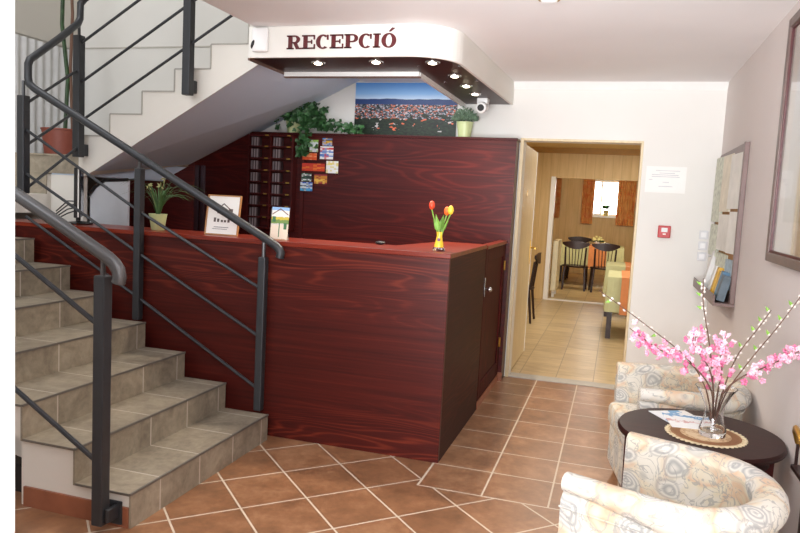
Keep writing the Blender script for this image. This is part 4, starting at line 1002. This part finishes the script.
willow([(.50, 3.225, .80), (.57, 3.2, .95), (.66, 3.18, 1.11), (.735, 3.16, 1.26)], 'catkin twig slanting furthest right up the wall', .42, 20)

# wooden chair arm with brass cap at the right edge
wa = thing('wooden_upright', 'dark wooden upright with curved brass handle at the right edge', 'stand', (.735, 2.76, 0))
MB().box((.70, 2.70, 0), (.745, 2.745, .66)).build('upright', M['chairwood'], wa, bevel=.004)
MB().tube([(.725, 2.96, .70), (.71, 2.955, .745), (.705, 2.93, .765), (.705, 2.86, .755), (.71, 2.80, .71), (.718, 2.745, .63)], .011, 10).build('handle', M['brass'], wa, smooth=True)
MB().box((.708, 2.72, .60), (.742, 2.96, .615)).box((.72, 2.955, .60), (.73, 2.965, .70)).build('rail', M['chairwood'], wa)

# ------------------------------------------------------------------ dining furniture
green = plain('sage_tablecloth', sr(196, 196, 150), .8, var=.05); orange = plain('orange_runner', sr(214, 136, 84), .8, var=.08); whitec = plain('white_topper', sr(232, 228, 208), .8)
def dining_table(x0, y0, x1, y1, h, lab, runner_x, tlab, drop=.42):
    t = thing('dining_table', tlab, 'table', ((x0+x1)/2, (y0+y1)/2, 0), 0, 'dining tables')
    MB().box((x0+.02, y0+.02, h-.04), (x1-.02, y1-.02, h-.004)).build('table_top', M['chairwood'], t)
    for x in (x0+.05, x1-.05):
        for y in (y0+.05, y1-.05): MB().box((x-.03, y-.03, 0), (x+.03, y+.03, h-.04)).build('leg', M['chairwood'], t)
    c = MB(); n = 16
    # draped cloth: top plus a softly folded skirt
    per = [(x0+(x1-x0)*i/n, y0) for i in range(n)]+[(x1, y0+(y1-y0)*i/n) for i in range(n)]+[(x1-(x1-x0)*i/n, y1) for i in range(n)]+[(x0, y1-(y1-y0)*i/n) for i in range(n)]
    cx, cy = (x0+x1)/2, (y0+y1)/2
    tp_ = [c.bm.verts.new((x, y, h)) for x, y in per]; bt = []
    for i, (x, y) in enumerate(per):
        f = 1.03+.03*math.sin(i*1.9); bt.append(c.bm.verts.new((cx+(x-cx)*f, cy+(y-cy)*f, h-drop)))
    c.bm.faces.new(tp_)
    for i in range(len(per)): j = (i+1) % len(per); c.bm.faces.new((tp_[i], tp_[j], bt[j], bt[i]))
    o = c.build('tablecloth', green, None); tag(o, 'sage green tablecloth on the ' + lab, 'tablecloth', 'sage tablecloths')
    m = MB(); a, b_ = runner_x
    m.box((a, y0-.045, h+.002), (b_, y1+.045, h+.006)).box((a, y0-.047, h-drop-.02), (b_, y0-.043, h+.002))
    tag(m.build('table_runner', orange, None), 'orange runner laid across the ' + lab, 'runner', 'orange runners')
    return t
dining_table(-1.12, 14.3, .16, 15.1, .82, 'far table among the dark chairs', (-.50, -.16), 'far dining table seen between the spindle back chairs')
dining_table(-.06, 8.75, .95, 9.75, .75, 'near right dining table', (.10, .30), 'near right dining table half hidden by the door jamb')
dining_table(-.11, 10.55, .95, 11.4, .75, 'second right dining table', (.16, .40), 'second right dining table, further back than the near one')
def make_dchair(loc, rz, label):
    t = thing('dining_chair', label, 'chair', loc, rz, 'spindle back dining chairs')
    m = M['chairwood']
    MB().lathe([(.16, .43), (.2, .435), (.205, .455), (.19, .47), (.001, .468)], (0, 0, 0), 20).build('seat', m, t, world=False, smooth=True)
    for s in (-1, 1):
        MB().tube([(.16*s, -.15, .44), (.18*s, -.18, 0)], .02, 8, .014).build('leg', m, t, world=False)
        MB().tube([(.15*s, .15, .44), (.17*s, .2, 0)], .02, 8, .015).build('leg', m, t, world=False)
        MB().tube([(.145*s, .16, .45), (.155*s, .2, .82)], .016, 8, .014).build('back_post', m, t, world=False)
    for k in range(5):
        x = -.10+.05*k; MB().tube([(x*.8, .165, .46), (x, .2, .82)], .0065, 6).build('spindle', m, t, world=False)
    # shaped crest rail
    P = []; Q = []
    for i in range(13):
        u_ = i/12; x = -.205+.41*u_; y = .2+.03*(1-(2*u_-1)**2); zt = .905+.03*math.sin(PI*u_); zb = .84-.055*math.sin(PI*u_)+.03*abs(2*u_-1)**3
        P.append((x, y, zt)); Q.append((x, y, zb))
    c = MB()
    for i in range(12): c.solid([P[i], P[i+1], Q[i+1], Q[i]], [(p[0], p[1]+.025, p[2]) for p in (P[i], P[i+1], Q[i+1], Q[i])])
    bmesh.ops.remove_doubles(c.bm, verts=c.bm.verts[:], dist=1e-5)
    c.build('crest_rail', m, t, world=False)
    return t
dc = make_dchair((-.71, 13.75, 0), PI, 'dark spindle back dining chair, front left at the far table')
dc.scale = (1.22, 1.0, 1.0)
for (x, y, rz, lb) in ((-.19, 13.7, PI+.1, 'dark spindle back dining chair, front right at the far table'), (-.76, 15.6, 0, 'dark dining chair behind the far table, beside the flowers'), (-1.2, 9.5, -PI/2, 'dark dining chair glimpsed behind the open door')):
    d = copy_tree(dc); d.location = (x, y, 0); d.rotation_euler = (0, 0, rz); d.scale = dc.scale; d['label'] = lb
fv = thing('flower_bowl', 'small bowl of pale yellow flowers on the far dining table', 'flowers', (-.36, 14.85, .827))
MB().lathe([(.03, 0), (.06, .04), (.07, .08), (.001, .07)], (-.36, 14.85, .827), 16).build('bowl', M['plastic'], fv, smooth=True)
m = MB(); rs = random.Random(4)
for _ in range(26): m.ball((-.36+rs.gauss(0, .06), 14.85+rs.gauss(0, .04), .93+rs.gauss(0, .03)), .026, 1)
m.build('blooms', plain('pale_yellow_bloom', sr(222, 214, 150), .7, var=.15), fv, smooth=True)
m = MB()
for _ in range(30): m.leaf((-.36+rs.gauss(0, .05), 14.82+rs.gauss(0, .03), .89), (rs.gauss(0, 1), -.5, .4), (0, -1, .3), .06, .03)
m.build('leaves', M['leaf_dk'], fv)
CM = curtain_mat()
for (a, b_, z0, z1, lb) in ((-.84, -.58, 1.2, 2.26, 'orange patterned curtain left of the dining window'), (-.05, .34, 1.2, 2.26, 'orange patterned curtain right of the dining window'), (-1.52, -1.34, 1.3, 2.26, 'narrow orange curtain furthest left in the dining room')):
    m = MB(); n = 36
    for i in range(n):
        xa, xb = a+(b_-a)*i/n, a+(b_-a)*(i+1)/n; f = lambda k: DY2-.13+.03*math.sin(k*1.15)
        m.poly([(xa, f(i), z0), (xb, f(i+1), z0), (xb, f(i+1), z1), (xa, f(i), z1)])
    bmesh.ops.remove_doubles(m.bm, verts=m.bm.verts[:], dist=1e-4)
    tag(m.build('curtain', CM, None, smooth=True), lb, 'curtain', 'orange dining curtains')
wp = thing('potted_plant', 'small green plant in a cream pot on the dining window sill', 'plant', (-.28, DY2-.02, WZ0))
pot(wp, (-.28, DY2-.03, WZ0), .05, .068, .14, plain('cream_pot', sr(220, 206, 140), .5))
m = MB()
for _ in range(90): m.leaf((-.28+rs.gauss(0, .045), DY2-.03+rs.gauss(0, .02), WZ0+.16+rs.random()*.06), (rs.gauss(0, 1), -.4, .6), (0, -1, .3), .06, .025)
m.build('foliage', M['leaf'], wp)
cbx = thing('radiator', 'cream panel radiator beside the inner dining doorway', 'radiator', (-.99, 12.5, .1))
MB().box((-1.02, 12.2, .12), (-.93, 12.9, .98)).build('panel', plain('cream_enamel', sr(232, 222, 190), .4), cbx, bevel=.01)
MB().box((-1.0, 12.3, 0), (-.96, 12.35, .12)).box((-1.0, 12.75, 0), (-.96, 12.8, .12)).build('foot', M['white_gloss'], cbx)

# ------------------------------------------------------------------ light
S.view_settings.view_transform = 'Standard'
S.view_settings.look = 'None'
S.view_settings.exposure = -.12
wd = bpy.data.worlds.new('world'); S.world = wd; wd.use_nodes = True
bg = wd.node_tree.nodes['Background']; bg.inputs[0].default_value = (.90, .95, 1., 1); bg.inputs[1].default_value = 1.15
def area(name, loc, target, sx, sy, power, c=(1, 1, 1)):
    l = bpy.data.lights.new(name, 'AREA'); l.shape = 'RECTANGLE'; l.size = sx; l.size_y = sy; l.energy = power; l.color = c
    o = bpy.data.objects.new(name, l); C.objects.link(o); o.location = loc
    o.rotation_euler = (Vector(target)-Vector(loc)).to_track_quat('-Z', 'Y').to_euler(); return o
area('entrance_daylight', (-.8, -4.6, 1.9), (-.8, 5, 1.4), 4.0, 2.2, 420, (.97, .98, 1))
area('camera_flash', (.0, -1.3, 2.35), (-.6, 5, 1.2), .4, .3, 50, (1, .99, .98))
area('upward_fill', (-.7, -.1, .9), (-.6, 2.7, 2.6), 1.8, 1.2, 52, (.94, .97, 1)).data.spread = math.radians(75)  # added upward fill that brightens the ceiling
area('ceiling_bounce', (-.9, 2.0, 2.56), (-.9, 2.6, 0), 2.2, 2.0, 24, (.97, .98, 1))
area('canopy_recess_fill', (-1.9, 5.4, 2.59), (-1.9, 5.4, 0), .7, .9, 12, (.95, .97, 1))  # added fill hidden behind the canopy, brightens the poster and back wall
area('stairwell_top_light', (-4.2, 3.2, 4.9), (-4.4, 5.4, 1.6), 1.6, 1.6, 42, (.96, .98, 1))  # unseen area lamp high in the stairwell, aimed down at the landing
area('stair_fill', (-3.2, 1.6, 2.9), (-3.8, 5., 2.0), 1.4, 1.0, 17, (.96, .98, 1))
area('dining_window_light', (-.3, DY2+.5, 1.85), (-.3, 12, 1.0), .9, .9, 160, (1, .98, .94))
area('dining_ceiling_light', (.3, 9.2, ZD-.05), (.3, 9.2, 0), 2.5, 3.5, 85, (1, .93, .80))
area('dining_far_fill', (.0, 13.0, ZD-.12), (-.2, 16.4, .8), 2.2, 1.2, 75, (1, .86, .62))  # added fill, tilted to brighten the far wall and curtains
for (x, y) in SPOTS:
    l = bpy.data.lights.new('spot_light', 'SPOT'); l.energy = 42; l.spot_size = 2.2; l.spot_blend = .6; l.color = (1, .86, .68); l.shadow_soft_size = .03
    o = bpy.data.objects.new('spot_light', l); C.objects.link(o); o.location = (x, y, ZB-.02)
